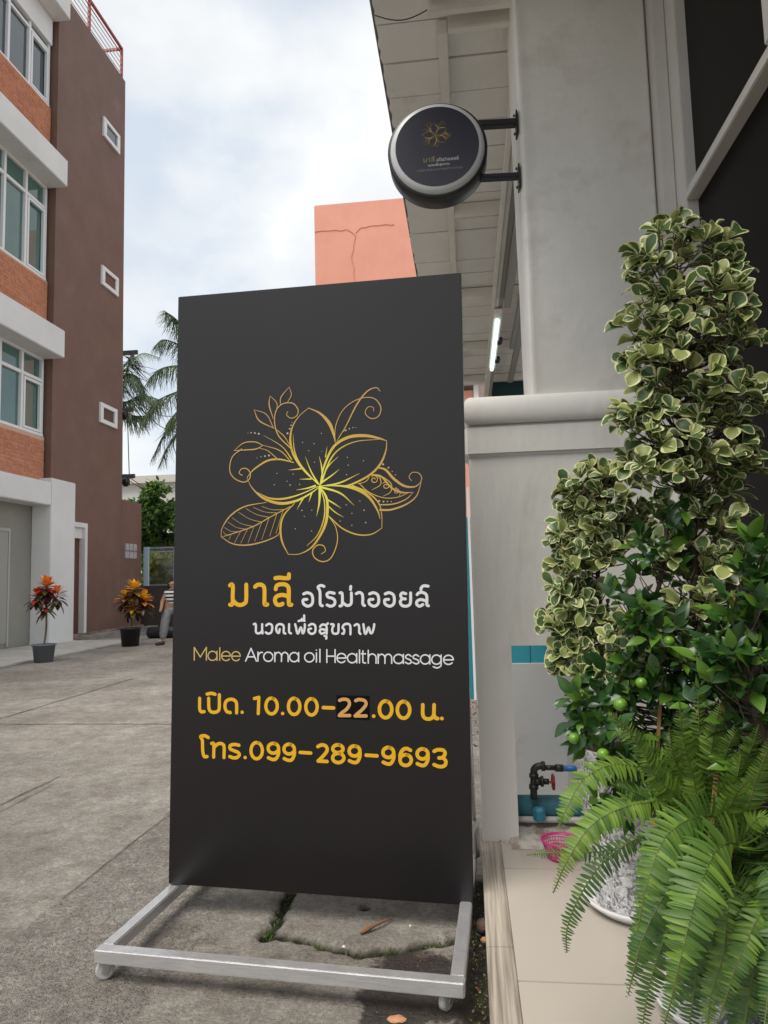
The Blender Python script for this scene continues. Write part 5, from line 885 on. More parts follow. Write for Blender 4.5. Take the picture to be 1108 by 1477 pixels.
# ================================================================ THE BLACK SIGN ON WHEELS
S = .93
TL = Vector((-.98423, 2.33537, 1.01461)) * S + Vector((0, 0, H)); TR = Vector((.0136, 2.27158, .99852)) * S + Vector((0, 0, H))
BR = Vector((-.01953, 2.27966, -.99906)) * S + Vector((0, 0, H)); BL = Vector((-1.01736, 2.34345, -.98297)) * S + Vector((0, 0, H))
ux = (TR - TL).normalized(); uy = (BL - TL).normalized(); un = ux.cross(uy) * 1.0
if un.y > 0: un = -un
sg = thing('sign_board', 'tall black massage parlour sign with gold flower on a steel wheeled stand', 'sign', (-.47, 2.1, 0))
vin = mat('black_vinyl', (0.0070, 0.0055, 0.0062), .33, (0.0085, .007, .0078), 2.0, 0.08, 4, spec=.5)
mb = MB(); cs = [TL, TR, BR, BL]; back = [c - un * .028 for c in cs]
mb.add(cs + back, [[0, 3, 2, 1], [4, 5, 6, 7], [0, 1, 5, 4], [1, 2, 6, 5], [2, 3, 7, 6], [3, 0, 4, 7]])
# vinyl face subdivided so that it can sag very slightly
pn = mb.build('panel', vin, sg, bevel=.002)
yel = mat('yellow_print', (.76, .42, .008), .5); yel2 = mat('faded_orange_print', (.62, .33, .10), .5); wht = mat('white_print', (.72, .72, .76), .5); gold_t = mat('pale_gold_print', (.56, .40, .14), .5)
heart = TL + ux * 0 + uy * 0
hp = PRINT['flower'][0]; hw = TL + ux * hp[0] / 1000 + uy * hp[1] / 1000
gold = goldmat('gold_flower_print', (.78, .74, .10), (.50, .30, .11), tuple(hw - sg.location), .02, .30)
hs = PRINT['hours']; PRINT['h1'], PRINT['h2'], PRINT['h3'], PRINT['h4'] = hs[:5], hs[5:12], hs[12:15], hs[15:]
for nm, key, m_ in (('flower_drawing', 'flower', gold), ('flower_dots', 'flower_dots', mat('dot_print', (.50, .44, .30), .5)), ('thai_name_lettering', 'thai_name', yel), ('thai_lettering', 'thai_aroma', wht), ('thai_lettering', 'thai_massage', wht), ('latin_lettering', 'latin_name', gold_t), ('latin_lettering', 'latin_rest', wht), ('opening_hours_lettering', 'h1', yel), ('opening_hours_lettering', 'h2', yel), ('opening_hours_lettering', 'h3', yel), ('opening_hours_lettering', 'h4', yel), ('phone_number_lettering', 'phone', yel)):
    oo = print_part(nm, key, m_, sg, TL, ux, uy, un)
    if key == 'flower_dots': oo['kind'] = 'stuff'
q = PRINT['patch'][0]; pp = [TL + ux * q[i] / 1000 + uy * q[i + 1] / 1000 + un * .0006 for i in range(0, 12, 3)]
mb = MB(); pb_ = [p - un * .0004 for p in pp]; mb.add(pp + pb_, [[0, 3, 2, 1], [0, 1, 5, 4], [1, 2, 6, 5], [2, 3, 7, 6], [3, 0, 4, 7]])
pt = mb.build('hour_sticker', mat('black_sticker', (.002, .001, .001), .6, spec=.15), sg)
print_part('sticker_number', 'hours22', yel2, pt, TL, ux, uy, un)
stl = mat('brushed_steel', (.72, .72, .73), .34, (.60, .60, .61), 6, .12, 30, metal=.7, stretch=(3, 3, 30))
def bar(a, b, w_=.034, h_=.034, name='frame_bar', par=None): q = MB(); q.beam(a, b, w_, h_); return q.build(name, stl, par or sg, bevel=.003)
zb = .065; fl_ = Vector((-.958, 1.812, zb)); fr_ = Vector((-.058, 1.728, zb)); rl_ = Vector((-.905, 2.50, zb)); rr_ = Vector((-.022, 2.46, zb))
d_ = (fr_ - fl_).normalized(); bar(fl_ - d_ * .018, fr_ + d_ * .018); bar(rl_ - d_ * .018, rr_ + d_ * .018)
for a, b in ((fl_, rl_), (fr_, rr_)): dd = (b - a).normalized(); bar(a + dd * .0175, b - dd * .0175, h_=.0335)
for t_, c in ((.02, BL), (.98, BR)):
    p = BL.lerp(BR, t_) - un * .045; bar(Vector((p.x, p.y, .083)), Vector((p.x + .03 * (1 if t_ < .5 else 1), p.y, 1.8)), .022, .022, 'upright')
for a, b in ((Vector((-.87, 2.245, .95)), rl_ + Vector((0, -.02, .02))),): bar(a, b, .018, .018, 'brace')
mb = MB(); mb.tube(spl([(-.028, 2.16, .235), (-.012, 2.33, .215), (-.004, 2.41, .20), (-.002, 2.445, .16), (-.004, 2.45, .083)], 14), .0105, 10); mb.build('bent_tube', stl, sg, smooth=True)
mb = MB(); mb.tube([(-.014, 2.18, .86), (-.006, 2.44, .085)], .006, 8); mb.build('brace', stl, sg, smooth=True)
whm = mat('grey_nylon_wheel', (.48, .48, .46), .45, (.36, .35, .33), 12); fkm = mat('zinc_fork', (.45, .44, .42), .4, metal=.8)
def caster(x, y, ang):
    r = .023; u = Vector((math.cos(ang), math.sin(ang), 0)); s = Vector((-u.y, u.x, 0))   # u rolling, s axle
    c = Vector((x, y, r + .001)) - u * .010
    q = MB(); b = len(q.v); n = 20
    prof = [(.004, -.009), (r * .8, -.009), (r, -.006), (r, .006), (r * .8, .009), (.004, .009)]
    for rr, h in prof:
        for k in range(n):
            a = 2 * math.pi * k / n; q.v.append(c + u * rr * math.cos(a) + Vector((0, 0, rr * math.sin(a))) + s * h)
    for i in range(len(prof) - 1):
        for k in range(n): q.f.append([i * n + k, i * n + (k + 1) % n, (i + 1) * n + (k + 1) % n, (i + 1) * n + k]); q.m.append(0)
    q.f += [list(range(n)), list(range(5 * n, 6 * n))]; q.m += [0, 0]
    fk = MB()
    for sd in (-1, 1): fk.beam(c + s * .0125 * sd - Vector((0, 0, .006)), Vector((x, y, .046)) + s * .0125 * sd, .0022, .016, up=u)
    fk.beam(Vector((x, y, .0445)) - s * .013, Vector((x, y, .0445)) + s * .013, .03, .003)
    fk.tube([c - s * .014, c + s * .014], .006, 10); fk.tube([Vector((x, y, .0455)), Vector((x, y, .049))], .011, 12)
    cst = fk.build('caster', fkm, sg)
    q.build('wheel', whm, cst)
w1 = gp(157, 1412); caster(w1[0], w1[1] + .002, .35); w2 = gp(648, 1455); caster(w2[0], w2[1] + .002, 1.0)
caster(rl_.x, rl_.y - .01, 2.0); caster(rr_.x - .01, rr_.y - .02, 2.0)

# ================================================================ ROUND LIGHTBOX SIGN
CXR, CZR = -.0555, 2.574
rs = thing('round_sign', 'round black lightbox sign with white rim hung on two arms from the column', 'sign', (CXR, 2.54, CZR))
blk = mat('black_rim', (.009, .009, .012), .42)
mb = MB(); mb.lathe((CXR, 0, CZR), [(.001, 2.586), (.181, 2.586), (.184, 2.583), (.184, 2.501), (.181, 2.498), (.172, 2.498)], 64, axis='Y'); mb.build('rim', blk, rs, smooth=True)
mb = MB(); mb.lathe((CXR, 0, CZR), [(.1735, 2.500), (.1735, 2.492), (.170, 2.484), (.162, 2.479), (.152, 2.4765), (.001, 2.4765)], 64, axis='Y')
mb.build('white_dome', mat('white_acrylic', (.55, .56, .57), .3), rs, smooth=True)
mb = MB(); mb.lathe((CXR, 0, CZR), [(.153, 2.4762), (.153, 2.4752), (.001, 2.4752)], 64, axis='Y')
mb.build('face', mat('dark_blue_face', (.017, .016, .027), .30, spec=.5), rs)
hR = Vector((CXR, 2.4752, CZR)); ex, ey, en = Vector((1, 0, 0)), Vector((0, 0, -1)), Vector((0, -1, 0))
dimg = goldmat('dim_gold_print', (.22, .20, .035), (.07, .05, .035), (hR + Vector((-.00, 0, .045)) - rs.location)[:], .005, .06)
dimw = mat('dim_white_print', (.42, .42, .45), .5); dimy = mat('dim_yellow_print', (.20, .16, .04), .5); dimg2 = mat('dim_grey_print', (.15, .15, .17), .5)
hc = (PRINT['flower'][0][0], PRINT['flower'][0][1])
sR = .205
print_part('flower_drawing', 'flower', dimg, rs, hR + Vector((-.004, 0, .042)), ex, ey, en, .19, hc, .9, .0004)
tc_ = (440, 905)
print_part('thai_name_lettering', 'thai_name', dimy, rs, hR + Vector((0, 0, -.036)), ex, ey, en, sR, tc_, 1.0, .0004)
print_part('thai_lettering', 'thai_aroma', dimw, rs, hR + Vector((0, 0, -.036)), ex, ey, en, sR, tc_, 1.0, .0004)
print_part('thai_lettering', 'thai_massage', dimw, rs, hR + Vector((0, 0, -.036)), ex, ey, en, sR, tc_, 1.0, .0004)
print_part('latin_lettering', 'latin_name', dimg2, rs, hR + Vector((0, 0, -.036)), ex, ey, en, sR, tc_, 1.3, .0004)
print_part('latin_lettering', 'latin_rest', dimg2, rs, hR + Vector((0, 0, -.036)), ex, ey, en, sR, tc_, 1.3, .0004)
for px in (179, 256):
    z = pY(741, px, 2.57).z; x0 = math.sqrt(max(.0001, .184 ** 2 - (z - CZR) ** 2)) + CXR - .004
    q = MB(); q.beam((x0, 2.555, z), (.240, 2.565, z), .03, .024 if px < 200 else .018); am = q.build('arm', blk, rs, bevel=.002)
    q = MB(); q.box(.240, .246, 2.545, 2.60, z - .048, z + .042); q.build('wall_plate', blk, am, bevel=.002)
    q = MB(); q.lathe((.238, 2.57, z + .033), [(.001, -.006), (.005, -.006), (.005, 0)], 6, axis='X'); q.lathe((.238, 2.57, z - .04), [(.001, -.006), (.005, -.006), (.005, 0)], 6, axis='X'); q.build('bolt', blk, am)

# ================================================================ PLANTS BY THE SHOPFRONT
foil = bpy.data.materials.new('silver_foil_wrap'); foil.use_nodes = True; fn = foil.node_tree; fb_ = fn.nodes['Principled BSDF']
ft = fn.nodes.new('ShaderNodeTexCoord'); fno = fn.nodes.new('ShaderNodeTexNoise'); fno.inputs['Scale'].default_value = 60; fno.inputs['Detail'].default_value = 6; fno.inputs['Roughness'].default_value = .7; fno.inputs['Distortion'].default_value = 1.2
fr2 = fn.nodes.new('ShaderNodeValToRGB'); fr2.color_ramp.elements[0].position = .43; fr2.color_ramp.elements[0].color = (.22, .22, .23, 1); fr2.color_ramp.elements[1].position = .53; fr2.color_ramp.elements[1].color = (.78, .78, .80, 1)
fn.links.new(ft.outputs['Object'], fno.inputs[0]); fn.links.new(fno.outputs[0], fr2.inputs[0]); fn.links.new(fr2.outputs[0], fb_.inputs[0])
fbp = fn.nodes.new('ShaderNodeBump'); fbp.inputs['Strength'].default_value = .9; fbp.inputs['Distance'].default_value = .01; fn.links.new(fno.outputs[0], fbp.inputs['Height']); fn.links.new(fbp.outputs[0], fb_.inputs['Normal'])
fb_.inputs['Metallic'].default_value = .55; fb_.inputs['Roughness'].default_value = .33
soil = mat('soil', (.03, .022, .015), .95); sauc = mat('white_saucer', (.70, .70, .68), .35)
def foilpot(t, c, rt, rb, h, saucer=True):
    c = Vector((c[0], c[1], .1)); mb = MB(); n = 36; rows = 12
    for i in range(rows + 1):
        u = i / rows; r = rb + (rt - rb) * u
        for k in range(n):
            a = 2 * math.pi * k / n; rr = r * (1 + .035 * noise.noise(Vector((math.cos(a) * 3, math.sin(a) * 3 + c.x * 9, u * 5))) + .02 * noise.noise(Vector((math.cos(a) * 11, math.sin(a) * 11, u * 14)))); mb.v.append(c + Vector((rr * math.cos(a), rr * math.sin(a), .012 + h * u)))
    for i in range(rows):
        for k in range(n): mb.f.append([i * n + k, i * n + (k + 1) % n, (i + 1) * n + (k + 1) % n, (i + 1) * n + k]); mb.m.append(0)
    mb.build('foil_wrapped_pot', foil, t)
    mb = MB(); mb.lathe(c, [(rt * .93, h * .93 + .01), (.001, h * .96 + .01)], 20); mb.build('soil', soil, t)
    if saucer:
        mb = MB(); q = rb + .028; mb.lathe(c, [(.001, .003), (q * .85, .003), (q, .02), (q + .008, .032), (q + .002, .034), (q - .008, .02), (q * .8, .011), (.001, .011)], 32); mb.build('saucer', sauc, t, smooth=True)

# variegated triangular leaf: green heart, cream margin
def var_leaf(kind, fold=.30, curl=-.18, mg=.74):
    w_t = [(0, .02), (.12, .09), (.3, .23), (.5, .37), (.7, .48), (.84, .46), (.94, .30), (1.0, .05)]
    if kind == 1: w_t = [(0, .02), (.15, .14), (.35, .30), (.55, .40), (.72, .40), (.86, .30), (.95, .16), (1.0, .02)]
    v = []; f = []; mi = []
    for t, w_ in w_t:
        z = curl * t * t; inn = w_ * (mg + .10 * math.sin(t * 9 + kind)) if t not in (0, 1.0) else w_ * .5
        zz = lambda x: z + abs(x) * fold - (abs(x) ** 2) * .2
        tt = lambda x: t
        v += [(-w_, t, zz(w_)), (-inn, t * .985, zz(inn)), (0, t * .97, z), (inn, t * .985, zz(inn)), (w_, t, zz(w_))]
    n = len(w_t)
    for i in range(n - 1):
        for k in range(4):
            a = i * 5 + k; f.append([a, a + 1, a + 6, a + 5]); mi.append(1 if (k in (0, 3) or i >= n - 2) else 0)
    return (v, f), mi
greenF = mat('ficus_green', (.035, .08, .022), .34, (.11, .18, .06), 22, trans=.2, spec=.55)
creamF = mat('ficus_cream', (.74, .73, .42), .42, (.58, .60, .28), 40, trans=.25)
creamG = mat('ficus_yellow_green', (.24, .31, .09), .4, (.36, .40, .14), 35, trans=.25)
VL = [var_leaf(0, .75, -.3, .72), var_leaf(1, .30, -.5, .66)]
vmesh = []
for (vf, mi) in VL:
    for gm_ in (greenF, greenF, creamG): vmesh.append(rawmesh('leaf', vf[0], vf[1], [gm_, creamF], mi, smooth=True))
stem_m = mat('twig_bark', (.06, .045, .03), .85, (.10, .08, .055), 40)
def bush(name, label, cat, base, trunk, lobes, ncl, nleaf, L_, meshes, raw, rawmats, pot, Y, upbias=.35, maxobj=300, petiole=.25, stakes=()):
    t = thing(name, label, cat, (base[0], base[1], .1))
    if pot: foilpot(t, base, *pot)
    tr = [Vector(p) for p in trunk]
    mb = MB(); mb.tube(spl(tr, 14), [.010 - .0004 * i for i in range(15)], 8)
    trs = spl(tr, 40); leaves = []
    tot = sum(l[2] * l[3] for l in lobes)
    for (x, y, rx, ry, dy) in lobes:
        k = (Y + dy) / F; c = pY(x, y, Y + dy); nn = max(3, int(ncl * rx * ry / tot))
        for _ in range(nn):
            d = rv().normalized(); r = (random.random() ** .42)
            p = c + Vector((d.x * rx * k, d.y * min(rx * k * .8, .13), d.z * ry * k)) * r
            if p.x > XS - .01: p.x = XS - .02 - random.random() * .05
            j = min(trs, key=lambda q: (q - p - Vector((0, 0, -.06))).length)
            mid = j.lerp(p, .55) + Vector((0, 0, -.015)) + rv(.006)
            mb.tube([j, mid, p], [.0024, .0018, .0012], 4, cap=False)
            out_ = (p - j).normalized()
            m_ = random.randint(nleaf[0], nleaf[1])
            for i in range(m_):
                a = rv().normalized(); dd = (out_ * .55 + a * .9 + Vector((0, -.25, upbias))).normalized()
                st = p + dd * L_ * petiole * random.uniform(.3, 1)
                nrm = Vector((0, -.55, .75)) + rv(.45) + out_ * .3
                leaves.append((st, orient(dd, nrm), L_ * random.choice((random.uniform(.45, .8), random.uniform(.8, 1.22)))))
    mb.build('branches', stem_m, t)
    leaves.sort(key=lambda q: q[0].y - q[2] * 2)
    sm = MB(); nk = len(rawmats)
    for n_, (p, ro, s) in enumerate(leaves):
        ii = random.randrange(len(meshes))
        if n_ < maxobj:
            o = link('leaf', meshes[ii], t); o.matrix_local = Matrix.Translation(p - t.location) @ ro.to_4x4() @ Matrix.Scale(s, 4)
        else:
            vf, mi = raw[ii]; put(sm, vf, p, ro, s, mis=mi)
    if sm.v: sm.build('foliage', rawmats, t, kind='stuff', smooth=True)
    return t
rawF = [(VL[0][0], VL[0][1]), (VL[0][0], VL[0][1]), (VL[0][0], [2 if q == 0 else 1 for q in VL[0][1]]), (VL[1][0], VL[1][1]), (VL[1][0], VL[1][1]), (VL[1][0], [2 if q == 0 else 1 for q in VL[1][1]])]
YT = 1.72
bush('variegated_fig', 'tall variegated fig reaching up against the dark shop window', 'potted plant', (.60, 1.80),
     [(.60, 1.80, .35), pY(1000, 950, YT + .05), pY(1003, 800, YT + .03), pY(985, 620, YT), pY(965, 480, YT), pY(975, 360, YT)],
     [(985, 365, 62, 40, .02), (930, 385, 28, 28, -.03), (1045, 375, 30, 30, .0), (955, 450, 52, 48, 0), (1030, 440, 55, 48, -.03), (925, 510, 40, 32, 0), (985, 530, 75, 60, 0), (1065, 500, 28, 55, -.04), (960, 600, 65, 55, 0), (1040, 590, 55, 55, 0), (905, 610, 40, 22, -.02), (980, 670, 80, 50, 0), (1050, 670, 38, 50, 0), (1000, 745, 65, 30, .02), (1010, 820, 75, 45, .03), (1060, 810, 40, 40, 0), (1000, 890, 55, 35, .03)],
     370, (5, 8), .041, vmesh, rawF, [greenF, creamF, creamG], (.115, .085, .26), YT)
YS = 1.98
bush('variegated_fig', 'shorter bushy variegated fig leaning out over the white wall', 'potted plant', (.56, 2.36),
     [(.56, 2.36, .35), pY(872, 1000, 2.2), pY(868, 900, 2.1), pY(862, 820, 2.02), pY(865, 740, YS)],
     [(865, 705, 52, 32, 0), (830, 735, 30, 38, 0), (895, 760, 52, 48, 0), (840, 790, 42, 42, 0), (818, 830, 22, 40, 0), (835, 870, 42, 42, .02), (822, 930, 34, 42, .02), (845, 960, 40, 30, 0), (905, 920, 34, 36, -.1), (898, 960, 28, 26, -.1), (800, 905, 12, 10, 0)],
     230, (5, 9), .038, vmesh, rawF, [greenF, creamF, creamG], (.10, .08, .24), YS)

# glossy citrus with green fruit
cit = leafcard(6, lambda t: (.01, .15, .23, .24, .19, .10, .005)[int(round(t * 6))], .32, -.18)
citm = [mat('citrus_leaf_a', (.030, .095, .018), .28, (.05, .13, .025), 25, trans=.2, spec=.6), mat('citrus_leaf_b', (.016, .055, .014), .28, (.03, .08, .02), 25, trans=.15, spec=.6), mat('citrus_leaf_c', (.09, .20, .025), .3, (.12, .24, .03), 25, trans=.28, spec=.6)]
cmeshes = [rawmesh('leaf', cit[0], cit[1], m_, smooth=True) for m_ in citm]
rawC = [(cit, [k] * len(cit[1])) for k in range(3)]
YC2 = 1.80
ct_ = bush('citrus_tree', 'potted lime tree with glossy leaves and small green fruit by the wall opening', 'potted plant', (.44, 2.08),
     [(.44, 2.08, .5), pY(905, 1040, 1.95), pY(910, 950, 1.85), pY(950, 850, 1.75), pY(965, 740, 1.7)],
     [(965, 745, 30, 28, -.1), (950, 800, 42, 38, -.08), (925, 870, 48, 45, -.08), (960, 930, 60, 45, -.08), (890, 990, 50, 40, 0), (845, 1010, 32, 32, .05), (900, 1050, 65, 42, 0), (960, 1000, 60, 60, -.02), (850, 1055, 30, 26, .05), (1010, 960, 50, 60, 0), (920, 1110, 60, 40, .02), (1000, 1050, 50, 60, .05), (900, 1150, 50, 35, .1), (1040, 900, 40, 45, .08)],
     240, (4, 6), .050, cmeshes, rawC, citm, (.165, .125, .42), YC2, upbias=.15)
fru = mat('green_fruit', (.10, .24, .02), .3, (.15, .30, .03), 12, .15, 120, spec=.5)
for (x, y, r, dy) in ((895, 1016, 9.5, -.22), (828, 1065, 8, -.02), (870, 1088, 8.5, -.15), (925, 985, 8, -.15), (945, 920, 8, -.12), (965, 925, 8, -.15), (968, 1015, 7, -.1)):
    c = pY(x, y, YC2 + dy); rr = r * (YC2 + dy) / F; q = MB()
    q.lathe(c, [(.0005, -rr * .93)] + [(rr * math.sin(math.pi * k / 9), -rr * .93 * math.cos(math.pi * k / 9)) for k in range(1, 9)] + [(.0005, rr * .9)], 14); q.build('fruit', fru, ct_, smooth=True)
st_m = mat('bamboo_stake', (.50, .30, .13), .7, (.38, .21, .09), 20, stretch=(1, 1, .2))
for (x0, y0, x1, y1, lab, Yk) in ((961, 845, 955, 960, 'pale wooden stake among the lime leaves', 1.755), (1058, 852, 1048, 960, 'taller wooden stake before the right hand plant', 1.395)):
    a, b = pY(x0, y0, Yk), pY(x1, y1, Yk); d = (b - a).normalized(); b = a + d * .62
    q = MB(); q.beam(a, b, .0075, .004, up=(0, 1, 0)); tag(q.build('wooden_stake', st_m, at=tuple(b)), lab, 'stake')
YR = 1.32
bush('glossy_shrub', 'dark glossy green shrub at the right edge beneath the shop window', 'potted plant', (.60, 1.36),
     [(.60, 1.36, .3), pY(1085, 1000, YR), pY(1090, 850, YR)],
     [(1098, 785, 26, 22, 0), (1085, 880, 45, 45, 0), (1085, 830, 30, 30, 0), (1070, 950, 60, 50, 0), (1085, 1020, 45, 45, .02), (1040, 1010, 40, 40, .08), (1090, 1100, 40, 40, .05), (1040, 940, 40, 40, .08)],
     120, (4, 7), .046, cmeshes, rawC, citm, (.10, .08, .22), YR, upbias=.3)

# ---- Boston fern
fm = [mat('fern_leaf_a', (.115, .225, .028), .5, (.185, .30, .04), 26, trans=.3), mat('fern_leaf_b', (.065, .145, .024), .5, (.105, .195, .034), 26, trans=.25), mat('fern_leaf_c', (.035, .095, .02), .5, (.06, .13, .025), 26, trans=.2), mat('fern_rachis', (.11, .13, .03), .6)]
pinna = leafcard(4, lambda t: (.135, .135, .125, .10, .03)[int(round(t * 4))], .25, -.22)
fc = (.47, 1.60)
fe = thing('boston_fern', 'large bright green fern arching over its foil wrapped pot', 'potted plant', (fc[0], fc[1], .1))
foilpot(fe, fc, .115, .085, .30)
def frond(ps3, plen, kinds, step=.0105, face=None):
    ps = spl(ps3, 60); Ln = sum((ps[i + 1] - ps[i]).length for i in range(60)); n = max(12, int(Ln / step))
    ps = spl(ps3, n); mb = MB(); mb.tube(ps[::2], .0012, 4, mi=3, cap=False)
    face = Vector(face) if face else Vector((-.25, -.75, .6)); k0 = kinds[0]
    for i in range(2, n + 1):
        u = i / n; d = (ps[min(i + 1, n)] - ps[i - 1]).normalized(); side = d.cross(face).normalized(); nr = side.cross(d)
        l = plen * .93 * min(1, (u + .12) * 3.2) * (1 - max(0, (u - .45) / .55) ** 1.6 * .9)
        if l < .004: continue
        for s in (-1, 1):
            dd = side * s + d * (.22 + random.uniform(-.1, .1)) + nr * random.uniform(-.38, .14)
            put(mb, pinna, ps[i] + d * (.004 if s > 0 else 0), orient(dd, nr + rv(.12)), l * random.uniform(.86, 1.1), random.choice(kinds))
    return mb.build('frond', fm, fe, smooth=True)
C0 = Vector((fc[0] + .02, fc[1] - .02, .40))
def fp(*a): return [pY(x, y, Y) for x, y, Y in a]
A, B_, C_ = [0, 0, 0, 1], [0, 1, 1], [1, 2, 2]
frond([C0] + fp((960, 1128, 1.50), (895, 1103, 1.42), (845, 1122, 1.36), (818, 1165, 1.33), (807, 1192, 1.33)), .034, A)
frond([C0] + fp((980, 1165, 1.40), (920, 1160, 1.32), (860, 1185, 1.27), (822, 1235, 1.25), (798, 1288, 1.25)), .034, A)
frond([C0] + fp((1050, 1190, 1.35), (1010, 1178, 1.22), (962, 1205, 1.15), (935, 1270, 1.12), (918, 1350, 1.12)), .042, B_, face=(-.5, -.8, .2))
frond([C0] + fp((1065, 1220, 1.25), (1035, 1225, 1.15), (1005, 1290, 1.09), (985, 1370, 1.07), (968, 1440, 1.07)), .047, B_, face=(-.3, -.9, .2))
frond([C0] + fp((950, 1205, 1.42), (880, 1235, 1.36), (838, 1290, 1.34), (818, 1340, 1.34), (818, 1378, 1.34)), .026, C_, step=.012)
frond([C0] + fp((940, 1215, 1.46), (870, 1228, 1.42), (800, 1230, 1.40), (760, 1233, 1.40)), .020, [2], step=.010)
frond([C0] + fp((1100, 1290, 1.24), (1085, 1340, 1.16), (1060, 1400, 1.13), (1035, 1480, 1.12)), .026, B_)
frond([C0] + fp((1100, 1250, 1.22), (1120, 1330, 1.16), (1110, 1420, 1.12), (1100, 1500, 1.1)), .026, C_)
frond([C0] + fp((1000, 1250, 1.3), (960, 1290, 1.22), (925, 1360, 1.2), (905, 1440, 1.2)), .034, C_)
frond([C0] + fp((1010, 1250, 1.3), (1000, 1340, 1.22), (975, 1420, 1.2), (955, 1490, 1.19)), .034, C_)
frond([C0] + fp((1050, 1280, 1.25), (1045, 1370, 1.2), (1025, 1440, 1.18), (1020, 1500, 1.16)), .026, B_)
frond([C0] + fp((1020, 1130, 1.45), (1010, 1070, 1.40), (1007, 990, 1.38)), .032, A, face=(0, -1, .1))
frond([C0] + fp((1010, 1150, 1.45), (975, 1100, 1.38), (965, 1050, 1.35)), .028, A, face=(-.2, -1, .1))
frond([C0] + fp((1040, 1140, 1.40), (1050, 1080, 1.34), (1072, 1040, 1.32)), .026, A, face=(.1, -1, .2))
frond([C0] + fp((1035, 1170, 1.38), (1060, 1130, 1.3), (1070, 1085, 1.28)), .026, A, face=(.1, -1, .2))
frond([C0] + fp((1000, 1170, 1.42), (940, 1100, 1.36), (900, 1045, 1.33), (872, 1028, 1.32)), .020, B_, face=(-.2, -1, .3))
frond([C0] + fp((990, 1190, 1.4), (930, 1150, 1.34), (880, 1130, 1.3)), .03, C_)
frond([C0] + fp((1075, 1180, 1.32), (1100, 1120, 1.25), (1112, 1060, 1.22)), .03, B_, face=(.1, -1, .2))
frond([C0] + fp((1070, 1210, 1.3), (1095, 1180, 1.24), (1125, 1190, 1.2)), .024, A)
for q in (((1000, 1120, 1.42), (985, 1060, 1.38), (980, 1010, 1.36)), ((1025, 1120, 1.40), (1030, 1060, 1.36), (1040, 1010, 1.34)), ((1050, 1150, 1.36), (1080, 1090, 1.3), (1095, 1045, 1.28)), ((960, 1130, 1.42), (930, 1085, 1.38), (915, 1050, 1.36)),
          ((985, 1160, 1.38), (945, 1120, 1.33), (925, 1075, 1.31)), ((1070, 1190, 1.3), (1090, 1130, 1.24), (1108, 1080, 1.2)), ((1010, 1170, 1.36), (1000, 1120, 1.32), (990, 1090, 1.3)), ((1040, 1200, 1.3), (1060, 1150, 1.25), (1085, 1120, 1.2))):
    frond([C0] + fp(*q), random.uniform(.022, .028), random.choice([A, A, B_]), face=(random.uniform(-.3, .3), -1, .15))
for q in (((1000, 1280, 1.36), (960, 1350, 1.34), (935, 1430, 1.34), (925, 1500, 1.34)), ((1050, 1300, 1.32), (1060, 1380, 1.3), (1065, 1450, 1.3), (1070, 1510, 1.3)), ((1030, 1290, 1.34), (1010, 1370, 1.32), (1000, 1440, 1.32), (990, 1510, 1.32)), ((1080, 1270, 1.3), (1110, 1330, 1.28), (1120, 1400, 1.28), (1125, 1460, 1.28)),
          ((990, 1260, 1.38), (950, 1310, 1.37), (925, 1370, 1.37), (910, 1420, 1.37)), ((1085, 1300, 1.22), (1090, 1370, 1.18), (1080, 1440, 1.17), (1070, 1500, 1.16))):
    frond([C0] + fp(*q), random.uniform(.032, .04), random.choice([C_, C_, B_]), face=(-.2, -.9, .3))
random.seed(21)
for i in range(60):
    a = random.uniform(-.15, 1.0) * math.pi + math.pi; el = random.uniform(.1, 1.25); L_ = random.uniform(.20, .36)
    d = Vector((math.cos(a) * math.cos(el), math.sin(a) * math.cos(el) * .8, math.sin(el)))
    p1 = C0 + d * L_ * .5; p2 = C0 + d * L_ + Vector((0, 0, -.05 * math.cos(el))); p3 = C0 + d * L_ * 1.2 + Vector((0, 0, -.17 * math.cos(el)))
    if max(p2.x, p3.x) > XS - .03: continue
    if p3.y < .85 or p3.x < .30: continue
    frond([C0, p1, p2, p3], random.uniform(.024, .036), random.choice([B_, C_, C_]), step=.012)

# ================================================================ SMALL THINGS ON THE GROUND
def rock(label, px, y, s, m_, cat='stone', name='stone', zz=0.0):
    g = pZ(px, y, zz); v = []; c = Vector((g.x, g.y, zz + s[2] * .35)); bm = bmesh.new(); bmesh.ops.create_icosphere(bm, subdivisions=2, radius=1)
    mb = MB(); idx = {}
    for q in bm.verts:
        p = q.co.copy(); p *= 1 + .35 * noise.noise(p * 1.3 + Vector((px, y, 0)) * .1); idx[q.index] = len(mb.v); mb.v.append(c + Vector((p.x * s[0], p.y * s[1], p.z * s[2])))
    for f in bm.faces: mb.f.append([q.index for q in f.verts]); mb.m.append(0)
    bm.free(); tag(mb.build(name, m_, at=(g.x, g.y, zz)), label, cat)
clay = mat('broken_brick', (.42, .20, .10), .85, (.50, .28, .16), 20, .5, 60); stn = mat('brown_stone', (.15, .095, .07), .85, (.09, .06, .05), 20, .5, 60)
rock('flat orange brick chip on the wet concrete before the stand', 572, 1472, (.022, .014, .006), clay)
rock('rounded brown stone in the gap beside the porch edge', 698, 1338, (.020, .03, .018), stn)
rock('small orange brick fragment in the gap beside the porch', 700, 1357, (.012, .012, .007), clay)
rock('tiny white pebble beside the crack under the sign', 496, 1366, (.005, .005, .003), mat('pebble', (.6, .58, .54), .7))
rock('small pale pebble on the slab near the dry twig', 592, 1336, (.004, .004, .003), mat('pebble', (0,) * 3))
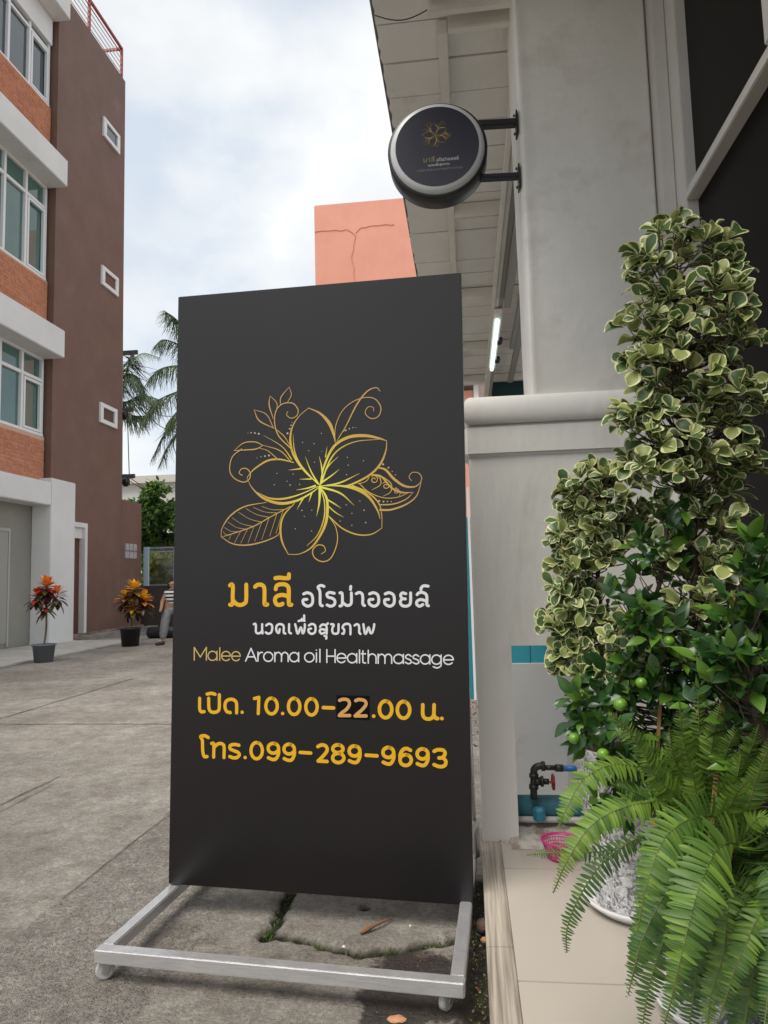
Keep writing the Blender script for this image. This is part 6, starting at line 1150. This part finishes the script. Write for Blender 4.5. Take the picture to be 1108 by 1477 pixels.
# dry curled leaf stalk
mb = MB(); g = [pZ(x, y, .006 + dz) for x, y, dz in ((520, 1346, 0), (533, 1338, .006), (548, 1331, .008), (566, 1324, .004))]
mb.tube(spl(g, 8), [.004, .006, .007, .006, .005, .005, .004, .003, .002], 6); mb.tube([g[1], pZ(528, 1329, .012)], .003, 5)
tag(mb.build('dry_twig', mat('dry_leaf', (.20, .11, .06), .9), at=tuple(g[1])), 'dry brown curled twig lying on the cracked slab', 'twig')
# moss tufts along the crack
mb = MB(); random.seed(5); tf = leafcard(2, lambda t: (.12, .2, .02)[int(round(t * 2))])
for ch, cnt in ((crack1, 120), (crack2, 160)):
    for _ in range(cnt):
        i = random.randrange(len(ch) - 1); u = random.random(); x = ch[i][0] + (ch[i + 1][0] - ch[i][0]) * u + random.gauss(0, .005); y = ch[i][1] + (ch[i + 1][1] - ch[i][1]) * u + random.gauss(0, .005)
        if hnoise(x, y, 12) < .05: continue
        put(mb, tf, Vector((x, y, -.014)), orient(rv(.6) + Vector((0, 0, 1)), rv()), random.uniform(.006, .014))
mb.build('crack_weeds', mat('moss_green', (.05, .09, .015), .8), kind='stuff', at=(-.5, 1.9, 0))['label'] = 'tiny weeds and moss growing in the slab crack'
# grit along the gap by the porch
mb = MB()
for _ in range(420):
    x = random.gauss(-.012, .022); y = random.uniform(1.3, 2.5)
    if x > .010: continue
    s = random.uniform(.0012, .0055); c = Vector((x, y, -.017 + s * .4)); v = [c + rv().normalized() * s for _ in range(4)]; mb.add(v, [[0, 1, 2], [0, 2, 3], [0, 3, 1], [1, 3, 2]], random.randrange(3))
for _ in range(700):
    x = random.uniform(-1.3, -.05); y = random.uniform(1.4, 2.6); s = random.uniform(.0008, .0028) ; c = Vector((x, y, .001)); v = [c + rv().normalized() * s for _ in range(4)]; mb.add(v, [[0, 1, 2], [0, 2, 3], [0, 3, 1], [1, 3, 2]], random.randrange(3))
for _ in range(500):
    x = random.uniform(-.6, .15); y = random.uniform(4.2, 5.9); s = random.uniform(.006, .022); c = Vector((x, y, .003)); v = [c + rv().normalized() * s for _ in range(4)]; mb.add(v, [[0, 1, 2], [0, 2, 3], [0, 3, 1], [1, 3, 2]], random.randrange(3))
mb.build('grit', [mat('grit_a', (.26, .24, .20), .9), mat('grit_b', (.10, .085, .07), .9), mat('grit_c', (.34, .16, .10), .9)], kind='stuff', at=(0, 2, 0))['label'] = 'loose grit and rubble scattered on the lane'
